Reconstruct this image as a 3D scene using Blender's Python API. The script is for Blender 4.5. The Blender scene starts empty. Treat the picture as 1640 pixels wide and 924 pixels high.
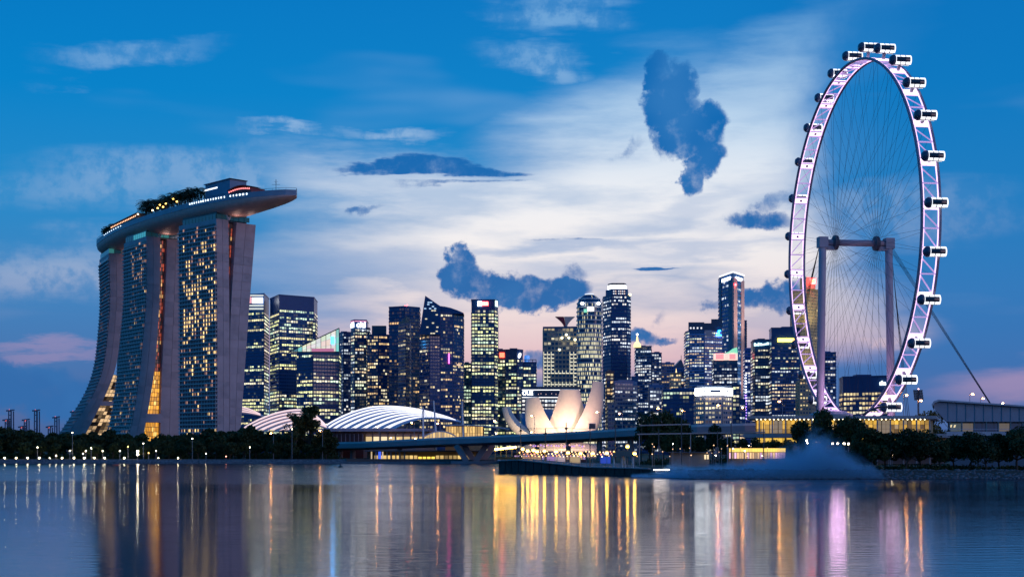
import bpy, math, random
import numpy as np
from mathutils import Vector, Matrix
R = math.radians
scene = bpy.context.scene
col = scene.collection

# ------------------------------------------------------------------ camera
# focal length in photo pixels, principal column, horizon row, eye height above the water
F, CX, HY, CH = 2310.0, 820.0, 719.0, 8.0
cam_d = bpy.data.cameras.new('camera')
cam = bpy.data.objects.new('camera', cam_d); col.objects.link(cam)
cam.location = (0, 0, CH); cam.rotation_euler = (R(90), 0, 0)
cam_d.sensor_width = 36; cam_d.lens = 36 * F / 1640
cam_d.shift_y = (HY - 462) / 1640
cam_d.clip_start = 1; cam_d.clip_end = 60000
scene.camera = cam

# ------------------------------------------------------------------ world: dusk sky
def build_sky():
    w = bpy.data.worlds.new('World'); scene.world = w; w.use_nodes = True
    nt = w.node_tree; N = nt.nodes; L = nt.links; N.clear()
    def nd(t, **k):
        n = N.new(t)
        for a, b in k.items(): setattr(n, a, b)
        return n
    def setin(n, i, v):
        if hasattr(v, 'is_linked') or v.__class__.__name__.startswith('NodeSocket'): L.new(v, n.inputs[i])
        else: n.inputs[i].default_value = v
    def math_(op, a, b=0.0, c=0.0, clamp=False):
        n = nd('ShaderNodeMath', operation=op, use_clamp=clamp)
        setin(n, 0, a); setin(n, 1, b)
        if op == 'MULTIPLY_ADD': setin(n, 2, c)
        return n.outputs[0]
    def vmath(op, a, b=(0, 0, 0)):
        n = nd('ShaderNodeVectorMath', operation=op); setin(n, 0, a)
        if op == 'SCALE': setin(n, 3, b)
        elif op != 'LENGTH': setin(n, 1, b)
        return n.outputs['Value'] if op == 'LENGTH' else n.outputs[0]
    def mix(f, a, b, blend='MIX'):
        n = nd('ShaderNodeMix', data_type='RGBA', blend_type=blend); n.clamp_factor = True
        setin(n, 0, f); setin(n, 6, a); setin(n, 7, b); return n.outputs[2]
    def rng(v, a, b, c=0.0, d=1.0, kind='SMOOTHSTEP'):
        n = nd('ShaderNodeMapRange', interpolation_type=kind); setin(n, 0, v)
        n.inputs[1].default_value = a; n.inputs[2].default_value = b
        n.inputs[3].default_value = c; n.inputs[4].default_value = d
        return n.outputs[0]
    def noise(v, scale, detail, rough=.55, off=(0, 0, 0)):
        n = nd('ShaderNodeTexNoise'); v2 = vmath('ADD', v, off)
        L.new(v2, n.inputs['Vector']); n.inputs['Scale'].default_value = scale
        n.inputs['Detail'].default_value = detail; n.inputs['Roughness'].default_value = rough
        return n
    dirv = nd('ShaderNodeTexCoord').outputs['Generated']
    sep = nd('ShaderNodeSeparateXYZ'); L.new(dirv, sep.inputs[0])
    az = math_('ARCTAN2', sep.outputs[0], sep.outputs[1]); el = math_('ARCSINE', sep.outputs[2])
    K = 23.1                                             # one unit is about 2.5 degrees of sky
    U = math_('MULTIPLY', az, K); V = math_('MULTIPLY', el, K)
    cmb = nd('ShaderNodeCombineXYZ'); L.new(U, cmb.inputs[0]); L.new(V, cmb.inputs[1])
    P = cmb.outputs[0]
    D = vmath('SCALE', dirv, K)
    def sub_half(c, amp): return vmath('SCALE', vmath('SUBTRACT', c, (.5, .5, .5)), amp)
    n_fine = noise(D, 2.6, 5, .62, (3.1, 0, 7.7)); n_big = noise(D, .8, 2, .5, (11, 2, 5))
    Pc = vmath('ADD', vmath('ADD', P, sub_half(n_fine.outputs['Color'], .50)), sub_half(n_big.outputs['Color'], .60))   # cumulus edges
    Dst = vmath('MULTIPLY', D, (.5, .5, 2.6))
    n_st = noise(Dst, .8, 6, .6, (1, 4, 9)); n_st2 = noise(Dst, .35, 3, .5, (8, 1, 2))
    Ps = vmath('ADD', vmath('ADD', P, sub_half(n_st.outputs['Color'], 1.1)), sub_half(n_st2.outputs['Color'], 1.6))
    def sky_uv(px, py):
        a = math.atan((px - CX) / F); e = math.atan((HY - py) / F * math.cos(a)); return a * K, e * K
    def blob(src, px, py, rx, ry, rot=0, soft=.35, wgt=1.0):
        u, v = sky_uv(px, py)
        m = nd('ShaderNodeMapping', vector_type='TEXTURE'); L.new(src, m.inputs['Vector'])
        m.inputs['Location'].default_value = (u, v, 0); m.inputs['Rotation'].default_value = (0, 0, R(rot))
        m.inputs['Scale'].default_value = (rx / 100, ry / 100, 1)
        return rng(vmath('LENGTH', m.outputs[0]), 1 + soft, 1 - soft, 0, wgt)
    def union(bl):
        r = bl[0]
        for b in bl[1:]: r = math_('MAXIMUM', r, b)
        return r
    def ramp(v, pts):
        n = nd('ShaderNodeValToRGB'); L.new(v, n.inputs[0]); cr = n.color_ramp
        lo = 0; hi = 1
        while len(cr.elements) < len(pts): cr.elements.new(.5)
        for e, (p, c) in zip(cr.elements, pts): e.position = p; e.color = (*c, 1)
        return n.outputs[0]
    # clear sky by elevation (0 = horizon, 1 = 20 units up, past the zenith of the frame)
    t = rng(V, -1, 36, 0, 1, 'LINEAR')
    def tp(py): return (sky_uv(CX, py)[1] + 1) / 37
    blue = ramp(t, [(0, (.060, .12, .30)), (tp(690), (.062, .13, .33)), (tp(600), (.062, .17, .42)), (tp(480), (.050, .225, .52)),
                    (tp(330), (.016, .25, .585)), (tp(160), (.000, .222, .585)), (tp(0), (.000, .19, .55)), (.6, (.004, .11, .38)), (1, (.004, .08, .29))])
    nish = nd('ShaderNodeTexSky', sky_type='NISHITA'); nish.sun_disc = False
    nish.sun_elevation = R(1.0); nish.sun_rotation = R(8); nish.altitude = 0
    blue = mix(1.0, blue, vmath('SCALE', nish.outputs[0], .0015), 'ADD')
    # deeper blue to the right of the bright cloud
    right = math_('MULTIPLY', blob(Ps, 1560, 260, 330, 420, 0, .5), .45)
    blue = mix(right, blue, (.004, .15, .47, 1))
    # bright cirrus sheet lit by the set sun
    bright = union([
        blob(Ps, 890, 395, 385, 100, 3, .55, 1.0),
        blob(Ps, 1070, 270, 260, 130, 14, .55, .95),
        blob(Ps, 1205, 165, 190, 80, 30, .6, .80),
        blob(Ps, 1310, 70, 170, 42, 22, .7, .50),
        blob(Ps, 670, 310, 190, 48, -6, .7, .70),
        blob(Ps, 1215, 420, 150, 95, 0, .5, .95),
        blob(Ps, 870, 535, 420, 75, 0, .45, .95),
        blob(Ps, 1290, 500, 150, 60, 0, .5, .6),
    ])
    streak = rng(n_st.outputs['Fac'], .30, .58, .74, 1.0)
    wisp = union([blob(Ps, 205, 92, 105, 15, 9, .7, .30), blob(Ps, 905, 32, 95, 26, -8, .6, .50), blob(Ps, 862, 100, 75, 20, -14, .7, .40),
                  blob(Ps, 480, 218, 60, 9, 0, .8, .35), blob(Ps, 640, 216, 60, 10, 0, .8, .35), blob(Ps, 330, 290, 260, 40, 4, .8, .18),
                  blob(Ps, 120, 440, 190, 40, 0, .8, .22), blob(Ps, 1370, 520, 70, 22, -4, .6, .55), blob(Ps, 1420, 340, 140, 40, 0, .8, .12)])
    wisp = math_('MULTIPLY', wisp, rng(n_fine.outputs['Fac'], .36, .60, .35, 1.15))
    general = math_('MULTIPLY', rng(n_st2.outputs['Fac'], .58, .8, 0, .35), rng(V, 0, 2.5, .25, .5))
    b = math_('MULTIPLY', bright, streak)
    clear = blob(Pc, 1436, 200, 140, 250, 4, .34)          # clear air behind the wheel, with a billowed edge
    b = math_('MULTIPLY', b, math_('SUBTRACT', 1.0, math_('MULTIPLY', clear, .92)))
    b = union([b, wisp, general])
    white = ramp(t, [(0, (.20, .21, .40)), (tp(640), (.36, .31, .48)), (tp(575), (.80, .53, .56)), (tp(500), (.90, .74, .72)), (tp(420), (.92, .86, .85)),
                     (tp(300), (.86, .88, .92)), (tp(200), (.55, .71, .88)), (tp(60), (.26, .50, .78)), (1, (.15, .25, .45))])
    c = mix(b, blue, white)
    # pink bands low over the horizon
    pink = union([blob(Ps, 70, 566, 110, 7, 0, .9, .30), blob(Ps, 1655, 618, 110, 34, 10, .7, .42), blob(Ps, 425, 575, 40, 60, 0, .8, .4)])
    c = mix(pink, c, (.62, .36, .50, 1))
    # grey-blue undersides in the sheet
    grey = union([blob(Ps, 560, 440, 190, 38, 4, .6, .55), blob(Ps, 900, 402, 200, 14, 4, .7, .5), blob(Ps, 1060, 335, 170, 14, 16, .8, .35), blob(Ps, 480, 500, 120, 24, 0, .7, .4),
                  blob(Ps, 960, 440, 160, 14, 2, .8, .4), blob(Ps, 1120, 400, 130, 12, 6, .8, .4)])
    c = mix(grey, c, (.13, .30, .60, 1))
    dark = union([
        blob(Pc, 1062, 122, 30, 34, 0, .28), blob(Pc, 1096, 128, 22, 36, 0, .28), blob(Pc, 1080, 170, 46, 40, 0, .28), blob(Pc, 1108, 208, 54, 44, 0, .28), blob(Pc, 1136, 195, 30, 40, 0, .28), blob(Pc, 1136, 246, 30, 32, 0, .28), blob(Pc, 1112, 276, 20, 34, 0, .3), blob(Pc, 1062, 215, 18, 34, 20, .6, .7),
        blob(Pc, 735, 412, 24, 24, 0, .28), blob(Pc, 742, 446, 34, 36, 0, .28), blob(Pc, 800, 458, 66, 30, -4, .28), blob(Pc, 845, 462, 50, 28, 0, .28), blob(Pc, 905, 466, 44, 26, 0, .28), blob(Pc, 925, 440, 20, 14, 0, .6, .6),
        blob(Ps, 705, 268, 150, 17, -1, .35, .95), blob(Ps, 740, 306, 100, 7, 0, .6, .6), blob(Pc, 585, 340, 36, 8, 14, .7, .6),
        blob(Pc, 1213, 358, 52, 18, -6, .4, .8), blob(Pc, 1235, 328, 40, 14, 14, .6, .6), blob(Pc, 1228, 482, 58, 20, 14, .35, .85), blob(Pc, 1150, 497, 26, 10, 0, .5, .7),
        blob(Ps, 1057, 438, 26, 5, 0, .5, .9), blob(Ps, 905, 388, 70, 6, 0, .6, .5),
        blob(Pc, 45, 628, 120, 44, -6, .35, 1.0), blob(Pc, 140, 655, 90, 26, 0, .5, .8), blob(Pc, 1030, 545, 30, 14, 0, .5, .8), blob(Pc, 1065, 548, 20, 7, 0, .6, .8), blob(Pc, 862, 570, 26, 16, 0, .5, .7),
        blob(Pc, 1052, 505, 10, 14, 0, .8, .4), blob(Pc, 1008, 235, 26, 12, 25, .8, .5),
    ])
    dcol = mix(rng(V, 1.5, 6), (.035, .15, .41, 1), (.004, .145, .46, 1))
    dcol = mix(rng(n_big.outputs['Fac'], .45, .75, 0, .35), dcol, (.07, .26, .58, 1))
    ragged = math_('MULTIPLY_ADD', math_('SUBTRACT', n_fine.outputs['Fac'], .5), 1.5, dark)
    ragged = math_('MULTIPLY', rng(ragged, .10, 1.02), rng(dark, .02, .45))
    c = mix(ragged, c, dcol)
    below = rng(V, -.4, 0.0, 1, 0)
    c = mix(below, c, (.05, .08, .16, 1))
    bg = nd('ShaderNodeBackground'); L.new(c, bg.inputs[0]); bg.inputs[1].default_value = 1.0
    out = nd('ShaderNodeOutputWorld'); L.new(bg.outputs[0], out.inputs[0])
    w.cycles.sampling_method = 'MANUAL'; w.cycles.sample_map_resolution = 512
build_sky()

# ------------------------------------------------------------------ sun: what is left of the light, soft and rosy, low
sun_d = bpy.data.lights.new('sun', 'SUN'); sun_d.energy = 0.36; sun_d.angle = R(25); sun_d.color = (1.0, .68, .72)
sun = bpy.data.objects.new('sun', sun_d); col.objects.link(sun)
sun.location = (300, -200, 300)
sun.rotation_euler = Vector((-.80, .56, -.20)).to_track_quat('-Z', 'Y').to_euler()

# ------------------------------------------------------------------ exposure and sampling
scene.render.engine = 'CYCLES'
vs = scene.view_settings
scene.display_settings.display_device = 'sRGB'
vs.view_transform = 'Standard'; vs.look = 'None'; vs.exposure = 0; vs.gamma = 1; vs.use_curve_mapping = False
cy = scene.cycles
cy.use_denoising = True; cy.use_adaptive_sampling = True; cy.adaptive_threshold = 0.015
cy.max_bounces = 6; cy.diffuse_bounces = 2; cy.glossy_bounces = 3; cy.transmission_bounces = 3; cy.volume_bounces = 1; cy.transparent_max_bounces = 6
cy.sample_clamp_indirect = 6; cy.caustics_reflective = False; cy.caustics_refractive = False
cy.volume_step_rate = 2; cy.volume_max_steps = 96

# ------------------------------------------------------------------ helpers
rnd = random.Random(7)
def XX(px, Y): return (px - CX) / F * Y
def ZZ(py, Y): return CH + (HY - py) / F * Y
def W(px, py, Y): return Vector((XX(px, Y), Y, ZZ(py, Y)))

ORG = {}
class MB:
    """collects faces of one mesh"""
    def __init__(s): s.v = []; s.f = []; s.c = []; s.m = []
    def face(s, pts, c=None, m=0):
        n = len(s.v); s.v += [tuple(p) for p in pts]; s.f.append(tuple(range(n, n + len(pts)))); s.c.append(c); s.m.append(m)
    def add(s, vs, fs, m=0, c=None):
        n = len(s.v); s.v += [tuple(p) for p in vs]
        for f in fs: s.f.append(tuple(n + i for i in f)); s.m.append(m); s.c.append(c)
    def box(s, c, d, rz=0, m=0, col=None):
        x, y, z = d[0] / 2, d[1] / 2, d[2] / 2; cs, sn = math.cos(rz), math.sin(rz)
        vs = [(c[0] + a * x * cs - b * y * sn, c[1] + a * x * sn + b * y * cs, c[2] + e * z) for e in (-1, 1) for a, b in ((-1, -1), (1, -1), (1, 1), (-1, 1))]
        s.add(vs, [(3, 2, 1, 0), (4, 5, 6, 7), (0, 1, 5, 4), (1, 2, 6, 5), (2, 3, 7, 6), (3, 0, 4, 7)], m, col)
    def beam(s, a, b, w, h=None, m=0, up=(0, 0, 1), col=None):
        h = h or w; a = Vector(a); b = Vector(b); d = (b - a).normalized(); u = Vector(up)
        if abs(d.dot(u)) > .98: u = Vector((0, 1, 0))
        x = d.cross(u).normalized() * w / 2; y = x.cross(d).normalized() * h / 2
        vs = [p + i * x + j * y for p in (a, b) for i, j in ((-1, -1), (1, -1), (1, 1), (-1, 1))]
        s.add(vs, [(0, 1, 2, 3), (7, 6, 5, 4), (0, 4, 5, 1), (1, 5, 6, 2), (2, 6, 7, 3), (3, 7, 4, 0)], m, col)
    def prism(s, poly, z0, z1, m=0, col=None):
        n = len(poly); zt = z1 if isinstance(z1, (list, tuple)) else [z1] * n
        vs = [(p[0], p[1], z0) for p in poly] + [(p[0], p[1], z) for p, z in zip(poly, zt)]
        s.add(vs, [tuple(range(n - 1, -1, -1)), tuple(range(n, 2 * n))] + [(i, (i + 1) % n, n + (i + 1) % n, n + i) for i in range(n)], m, col)
    def tube(s, path, r, n=8, m=0, cap=True, col=None, closed=False):
        path = [Vector(p) for p in path]; k = len(path); rr = r if isinstance(r, (list, tuple)) else [r] * k
        vs = []; px = None
        for i, p in enumerate(path):
            if closed: d = (path[(i + 1) % k] - path[i - 1]).normalized()
            else: d = (path[min(i + 1, k - 1)] - path[max(i - 1, 0)]).normalized()
            if px is None:
                u = Vector((0, 0, 1)) if abs(d.z) < .9 else Vector((0, 1, 0)); px = d.cross(u).normalized()
            px = (px - d * px.dot(d)).normalized(); py = d.cross(px)
            for j in range(n):
                a = 2 * math.pi * j / n; vs.append(p + (px * math.cos(a) + py * math.sin(a)) * rr[i])
        fs = []
        for i in range(k if closed else k - 1):
            i2 = (i + 1) % k
            for j in range(n): fs.append((i * n + j, i * n + (j + 1) % n, i2 * n + (j + 1) % n, i2 * n + j))
        if cap and not closed: fs += [tuple(range(n - 1, -1, -1)), tuple((k - 1) * n + j for j in range(n))]
        s.add(vs, fs, m, col)
    def lathe(s, c, prof, n=16, m=0):
        vs = [(c[0] + r * math.cos(2 * math.pi * j / n), c[1] + r * math.sin(2 * math.pi * j / n), c[2] + z) for r, z in prof for j in range(n)]
        fs = [(i * n + j, i * n + (j + 1) % n, (i + 1) * n + (j + 1) % n, (i + 1) * n + j) for i in range(len(prof) - 1) for j in range(n)]
        fs += [tuple(range(n - 1, -1, -1)), tuple((len(prof) - 1) * n + j for j in range(n))]
        s.add(vs, fs, m)
    def grid(s, pts, m=0, flip=False):
        """pts: rows of points"""
        a = len(pts); b = len(pts[0]); vs = [p for r in pts for p in r]
        fs = [(i * b + j, i * b + j + 1, (i + 1) * b + j + 1, (i + 1) * b + j) for i in range(a - 1) for j in range(b - 1)]
        if flip: fs = [f[::-1] for f in fs]
        s.add(vs, fs, m)
    def build(s, name, mat, parent=None, smooth=False):
        me = bpy.data.meshes.new(name); o = ORG.get(parent, Vector((0, 0, 0)))
        vs = [(p[0] - o.x, p[1] - o.y, p[2] - o.z) for p in s.v] if parent is not None else s.v
        me.from_pydata(vs, [], s.f)
        mats = mat if isinstance(mat, (list, tuple)) else [mat]
        for q in mats: me.materials.append(q)
        if len(mats) > 1: me.polygons.foreach_set('material_index', s.m)
        if any(c is not None for c in s.c):
            at = me.attributes.new('lit', 'FLOAT_COLOR', 'FACE')
            at.data.foreach_set('color', [x for c in s.c for x in ((*c, 1.0) if c is not None else (0, 0, 0, 1))])
        if smooth: me.polygons.foreach_set('use_smooth', [True] * len(me.polygons))
        me.update()
        return link(name, me, parent)
def link(name, me, parent=None):
    o = bpy.data.objects.new(name, me); col.objects.link(o)
    if parent is not None: o.parent = parent; ORG[o] = ORG.get(parent, Vector((0, 0, 0)))
    else: ORG[o] = Vector((0, 0, 0))
    return o
def tag(o, label=None, cat=None, group=None, kind=None):
    if label: o['label'] = label
    if cat: o['category'] = cat
    if group: o['group'] = group
    if kind: o['kind'] = kind
    return o
def thing(name, label, cat, loc, group=None):
    o = bpy.data.objects.new(name, None); col.objects.link(o); o.location = loc; o.empty_display_size = 1
    ORG[o] = Vector(loc); return tag(o, label, cat, group)
def copy_tree(root, loc, rz=0.0, scale=1.0, label=None, group=None):
    r = root.copy(); col.objects.link(r); r.location = loc; r.rotation_euler = (0, 0, rz); r.scale = (scale,) * 3 if not isinstance(scale, (tuple, list)) else scale
    if label: r['label'] = label
    if group: r['group'] = group
    for ch in root.children:
        c = ch.copy(); col.objects.link(c); c.parent = r
        for g in ch.children:
            d = g.copy(); col.objects.link(d); d.parent = c
    return r

# ------------------------------------------------------------------ materials
MATS = {}
def mat(name, color, rough=.6, metal=0.0, vary=.12, scale=.15, spec=.5, emit=None, es=0.0, bump=0.0):
    if name in MATS: return MATS[name]
    m = bpy.data.materials.new(name); m.use_nodes = True; MATS[name] = m
    nt = m.node_tree; b = nt.nodes['Principled BSDF']
    b.inputs['Roughness'].default_value = rough; b.inputs['Metallic'].default_value = metal
    b.inputs['Specular IOR Level'].default_value = spec
    b.inputs['Base Color'].default_value = (*color, 1)
    if vary:
        tc = nt.nodes.new('ShaderNodeTexCoord'); n = nt.nodes.new('ShaderNodeTexNoise'); n.inputs['Scale'].default_value = scale; n.inputs['Detail'].default_value = 5
        nt.links.new(tc.outputs['Object'], n.inputs['Vector'])
        mr = nt.nodes.new('ShaderNodeMapRange'); nt.links.new(n.outputs['Fac'], mr.inputs[0])
        mr.inputs[1].default_value = .3; mr.inputs[2].default_value = .7; mr.inputs[3].default_value = 1 - vary; mr.inputs[4].default_value = 1 + vary
        vm = nt.nodes.new('ShaderNodeVectorMath'); vm.operation = 'SCALE'; vm.inputs[0].default_value = color
        nt.links.new(mr.outputs[0], vm.inputs[3]); nt.links.new(vm.outputs[0], b.inputs['Base Color'])
        if bump:
            bp = nt.nodes.new('ShaderNodeBump'); bp.inputs['Strength'].default_value = bump; bp.inputs['Distance'].default_value = .3
            nt.links.new(n.outputs['Fac'], bp.inputs['Height']); nt.links.new(bp.outputs[0], b.inputs['Normal'])
    if emit:
        b.inputs['Emission Color'].default_value = (*emit, 1); b.inputs['Emission Strength'].default_value = es
    return m
def lamp_mat(name, color, strength, sample=True):
    m = mat(name, (.8, .8, .8), .5, vary=0, emit=color, es=strength)
    if not sample: m.cycles.emission_sampling = 'NONE'
    return m
def window_mat(name, base, rough=.08, gain=1.0):
    m = mat(name, base, rough, vary=.25, scale=.4)
    nt = m.node_tree; b = nt.nodes['Principled BSDF']
    at = nt.nodes.new('ShaderNodeAttribute'); at.attribute_name = 'lit'
    nt.links.new(at.outputs['Color'], b.inputs['Emission Color']); b.inputs['Emission Strength'].default_value = gain
    m.cycles.emission_sampling = 'NONE'
    return m
WIN = window_mat('window_glass', (.012, .075, .200), gain=1.2)
STEEL = mat('dark_steel', (.06, .065, .08), .5)
GREY = mat('pale_concrete', (.34, .33, .36), .7)
WHITE = mat('white_paint', (.72, .72, .74), .45)
DARKC = mat('dark_concrete', (.10, .10, .12), .75)

# ================================================================== the setting: water, ground
def water_material():
    m = bpy.data.materials.new('still_water'); m.use_nodes = True; nt = m.node_tree; b = nt.nodes['Principled BSDF']; L = nt.links
    b.inputs['Base Color'].default_value = (.004, .016, .042, 1); b.inputs['IOR'].default_value = 1.333
    b.inputs['Specular IOR Level'].default_value = .5
    g = nt.nodes.new('ShaderNodeNewGeometry')
    def mp(sc):
        q = nt.nodes.new('ShaderNodeMapping'); L.new(g.outputs['Position'], q.inputs['Vector']); q.inputs['Scale'].default_value = sc; return q.outputs[0]
    def ns(v, s, d):
        n = nt.nodes.new('ShaderNodeTexNoise'); L.new(v, n.inputs['Vector']); n.inputs['Scale'].default_value = s; n.inputs['Detail'].default_value = d; return n.outputs['Fac']
    # wind lanes: long patches that are smoother or rougher
    lane = ns(mp((.006, .03, 1)), 1.0, 3)
    mr = nt.nodes.new('ShaderNodeMapRange'); L.new(lane, mr.inputs[0]); mr.inputs[1].default_value = .3; mr.inputs[2].default_value = .7
    mr.inputs[3].default_value = .055; mr.inputs[4].default_value = .115
    # a breeze roughens the far half of the water, with a ragged edge
    sp = nt.nodes.new('ShaderNodeSeparateXYZ'); L.new(g.outputs['Position'], sp.inputs[0])
    ed = nt.nodes.new('ShaderNodeMath'); ed.operation = 'MULTIPLY_ADD'; L.new(ns(mp((.012, .02, 1)), 1.0, 3), ed.inputs[0]); ed.inputs[1].default_value = 140; L.new(sp.outputs[1], ed.inputs[2])
    br = nt.nodes.new('ShaderNodeMapRange'); br.interpolation_type = 'SMOOTHSTEP'; L.new(ed.outputs[0], br.inputs[0]); br.inputs[1].default_value = 385; br.inputs[2].default_value = 430; br.inputs[3].default_value = 0; br.inputs[4].default_value = .085
    sm = nt.nodes.new('ShaderNodeMath'); sm.operation = 'ADD'; L.new(mr.outputs[0], sm.inputs[0]); L.new(br.outputs[0], sm.inputs[1]); L.new(sm.outputs[0], b.inputs['Roughness'])
    rip = ns(mp((.25, .9, 1)), 1.0, 4)
    bp = nt.nodes.new('ShaderNodeBump'); bp.inputs['Strength'].default_value = .12; bp.inputs['Distance'].default_value = .25
    L.new(rip, bp.inputs['Height']); L.new(bp.outputs[0], b.inputs['Normal'])
    return m
o = MB(); o.face([(-3000, -400, 0), (3000, -400, 0), (3000, 830, 0), (-3000, 830, 0)])
tag(o.build('water', water_material()), kind='structure')

GRASS = mat('dark_grass', (.030, .050, .022), .9, vary=.4, scale=.08)
PAVE = mat('paving', (.22, .20, .19), .8, vary=.2, scale=.1)
EARTH = mat('earth', (.06, .055, .045), .9, vary=.3, scale=.06)
ROCK = mat('bank_rock', (.13, .13, .14), .85, vary=.5, scale=.9)
# far shore line and the right-hand headland, as one sheet of ground that reaches the horizon
GZ = 2.2
SHORE = [(-4000, 806), (-420, 806), (-150, 806), (-40, 806), (-6, 806)]
HEAD = [(XX(797, 500), 520), (XX(799, 487), 487), (XX(830, 474), 474), (XX(880, 458), 458), (XX(940, 440), 440), (XX(1000, 428), 428), (XX(1040, 415), 415),
        (XX(1100, 397), 397), (XX(1240, 392), 392), (XX(1400, 392), 392), (XX(1640, 392), 392), (400, 392), (4000, 392)]
o = MB()
far = [(-30000, 806), (-6, 806), (30000, 806), (30000, 40000), (-30000, 40000)]
o.face([(x, y, GZ) for x, y in far])
head = HEAD + [(4000, 806), (-6, 806)]
ear = [(x, y, GZ + .0) for x, y in head]
o.face(ear)
tag(o.build('ground', GRASS), kind='structure')

# sloping stone bank under the far promenade
o = MB(); n = 60; pts = []
for i in range(n + 1):
    x = -520 + (520 - 8) * i / n
    pts.append([(x, 803 + rnd.uniform(-.3, .3), -.3), (x, 804 + rnd.uniform(-.3, .3), .7 + rnd.uniform(-.15, .15)), (x, 806 + rnd.uniform(-.3, .3), GZ + .05), (x, 809, GZ + .05)])
o.grid(pts, flip=False)
tag(o.build('embankment', ROCK), kind='structure')
# lawn path of the far promenade
o = MB(); o.box((-260, 812, GZ + .06), (520, 5, .12)); tag(o.build('promenade', PAVE), kind='structure')

# boulders of the right-hand bank: too small to pick apart singly
def boulders():
    r = random.Random(3); t = (1 + 5 ** .5) / 2
    iv = [Vector(q).normalized() for q in ((-1, t, 0), (1, t, 0), (-1, -t, 0), (1, -t, 0), (0, -1, t), (0, 1, t), (0, -1, -t), (0, 1, -t), (t, 0, -1), (t, 0, 1), (-t, 0, -1), (-t, 0, 1))]
    fi = [(0, 11, 5), (0, 5, 1), (0, 1, 7), (0, 7, 10), (0, 10, 11), (1, 5, 9), (5, 11, 4), (11, 10, 2), (10, 7, 6), (7, 1, 8), (3, 9, 4), (3, 4, 2), (3, 2, 6), (3, 6, 8), (3, 8, 9), (4, 9, 5), (2, 4, 11), (6, 2, 10), (8, 6, 7), (9, 8, 1)]
    mb = MB()
    for i in range(3600):
        x = r.uniform(XX(1045, 412), 175); f = r.random()
        yl = 415 + (397 - 415) * min(1, max(0, (x - XX(1040, 415)) / 8)) if x < XX(1100, 397) else 392
        y = yl - 4.5 + 5.5 * f; z = -.2 + 2.5 * f + r.uniform(-.2, .2); s = r.uniform(.28, .62)
        mb.add([(x + v.x * s * r.uniform(.8, 1.4), y + v.y * s * r.uniform(.8, 1.3), z + v.z * s * r.uniform(.6, .9)) for v in iv], fi)
    o = mb.build('rock_revetment', ROCK); tag(o, 'grey boulders heaped along the waterline below the row of trees', 'rocks', kind='stuff')
boulders()
o = MB(); o.grid([[(x, y - 5.5, -.5), (x, y - .2, GZ + .02), (x, y + .6, GZ + .02)] for x, y in HEAD[6:]]); tag(o.build('bank_slope', EARTH), kind='structure')

# ================================================================== the three-towered hotel with the boat-shaped deck
HOTEL_WALL = mat('hotel_panel', (.50, .39, .42), .55, vary=.10, scale=.12)
HOTEL_WALL2 = mat('hotel_panel_worn', (.43, .345, .375), .6, vary=.14, scale=.2)
HOTEL_SLAB = mat('hotel_slab', (.60, .50, .52), .55, vary=.1)
HOTEL_GLASS = window_mat('hotel_glass', (.030, .032, .055), .12, 1.15)
ATRIUM = window_mat('atrium_glass', (.05, .035, .02), .2)
def interp(tab, z):
    if z <= tab[0][0]: return tab[0][1]
    for (a, b), (c, d) in zip(tab, tab[1:]):
        if z <= c:
            t = (z - a) / (c - a); return b + (d - b) * t
    return tab[-1][1]
def smooth_tab(tab, n=57, z0=None, z1=None):
    """monotone-ish smoothing of a (z,u) table by repeated averaging"""
    zs = [tab[0][0] + (tab[-1][0] - tab[0][0]) * i / (n - 1) for i in range(n)]; us = [interp(tab, z) for z in zs]
    for _ in range(30): us = [us[0]] + [(us[i - 1] + us[i] * 2 + us[i + 1]) / 4 for i in range(1, n - 1)] + [us[-1]]
    return list(zip(zs, us))
FLH, NFL = 3.1, 56
def amber(r): k = r.uniform(.6, 1.5); return (1.25 * k, .84 * k, .32 * k)
def pattern_bird():
    """lit guest rooms of the near tower: (floor counted from the top, bays)"""
    d = {}
    def s(row, *bs): d.setdefault(row, set()).update(bs)
    s(1, 9); s(4, 1, 8, 9); s(5, 1, 8, 9, 11, 12); s(6, 5, 6, 8, 9, 12); s(8, 2, 3); s(9, 2, 3, 7, 8, 11); s(10, 3, 9, 10); s(11, 3, 4, 12); s(12, 3, 6, 7); s(13, 1, 6, 7, 10, 11)
    s(14, 1, 2, 4, 5, 6, 7, 12); s(15, 1, 2, 3, 4, 5, 6, 7, 8, 9); s(16, 2, 3, 4, 6, 10, 11); s(17, 3, 6, 11); s(18, 5, 7, 11); s(19, 5, 7, 9, 11, 12); s(20, 1, 5, 7, 8, 9, 10, 11)
    s(21, 1, 3, 5, 6, 8, 10, 12); s(22, 1, 2, 3, 4, 5, 7, 9, 10, 11, 12); s(23, 1, 2, 3, 5, 6, 8, 9, 10, 11, 12); s(24, 1, 2, 3, 4, 6, 8, 9, 10); s(25, 1, 2, 4, 5, 7, 9); s(26, 1, 4, 8, 9); s(27, 3, 7, 8); s(28, 1, 2, 8, 12)
    s(30, 8, 9, 10, 11); s(31, 10, 12); s(32, 5, 8); s(33, 1, 2, 3, 5, 8, 9); s(34, 1, 4, 7, 9, 12); s(35, 4, 8, 9); s(36, 4, 12); s(40, 3, 9); s(41, 4, 6); s(44, 6); s(46, 10); s(50, 1, 3, 5, 6, 12); s(51, 2, 11); s(52, 0, 4, 6, 8, 9, 10)
    s(53, 1, 2, 3, 4, 5, 9, 10); s(54, 2, 7, 9, 11); s(55, 8, 3, 12)
    return d
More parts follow.
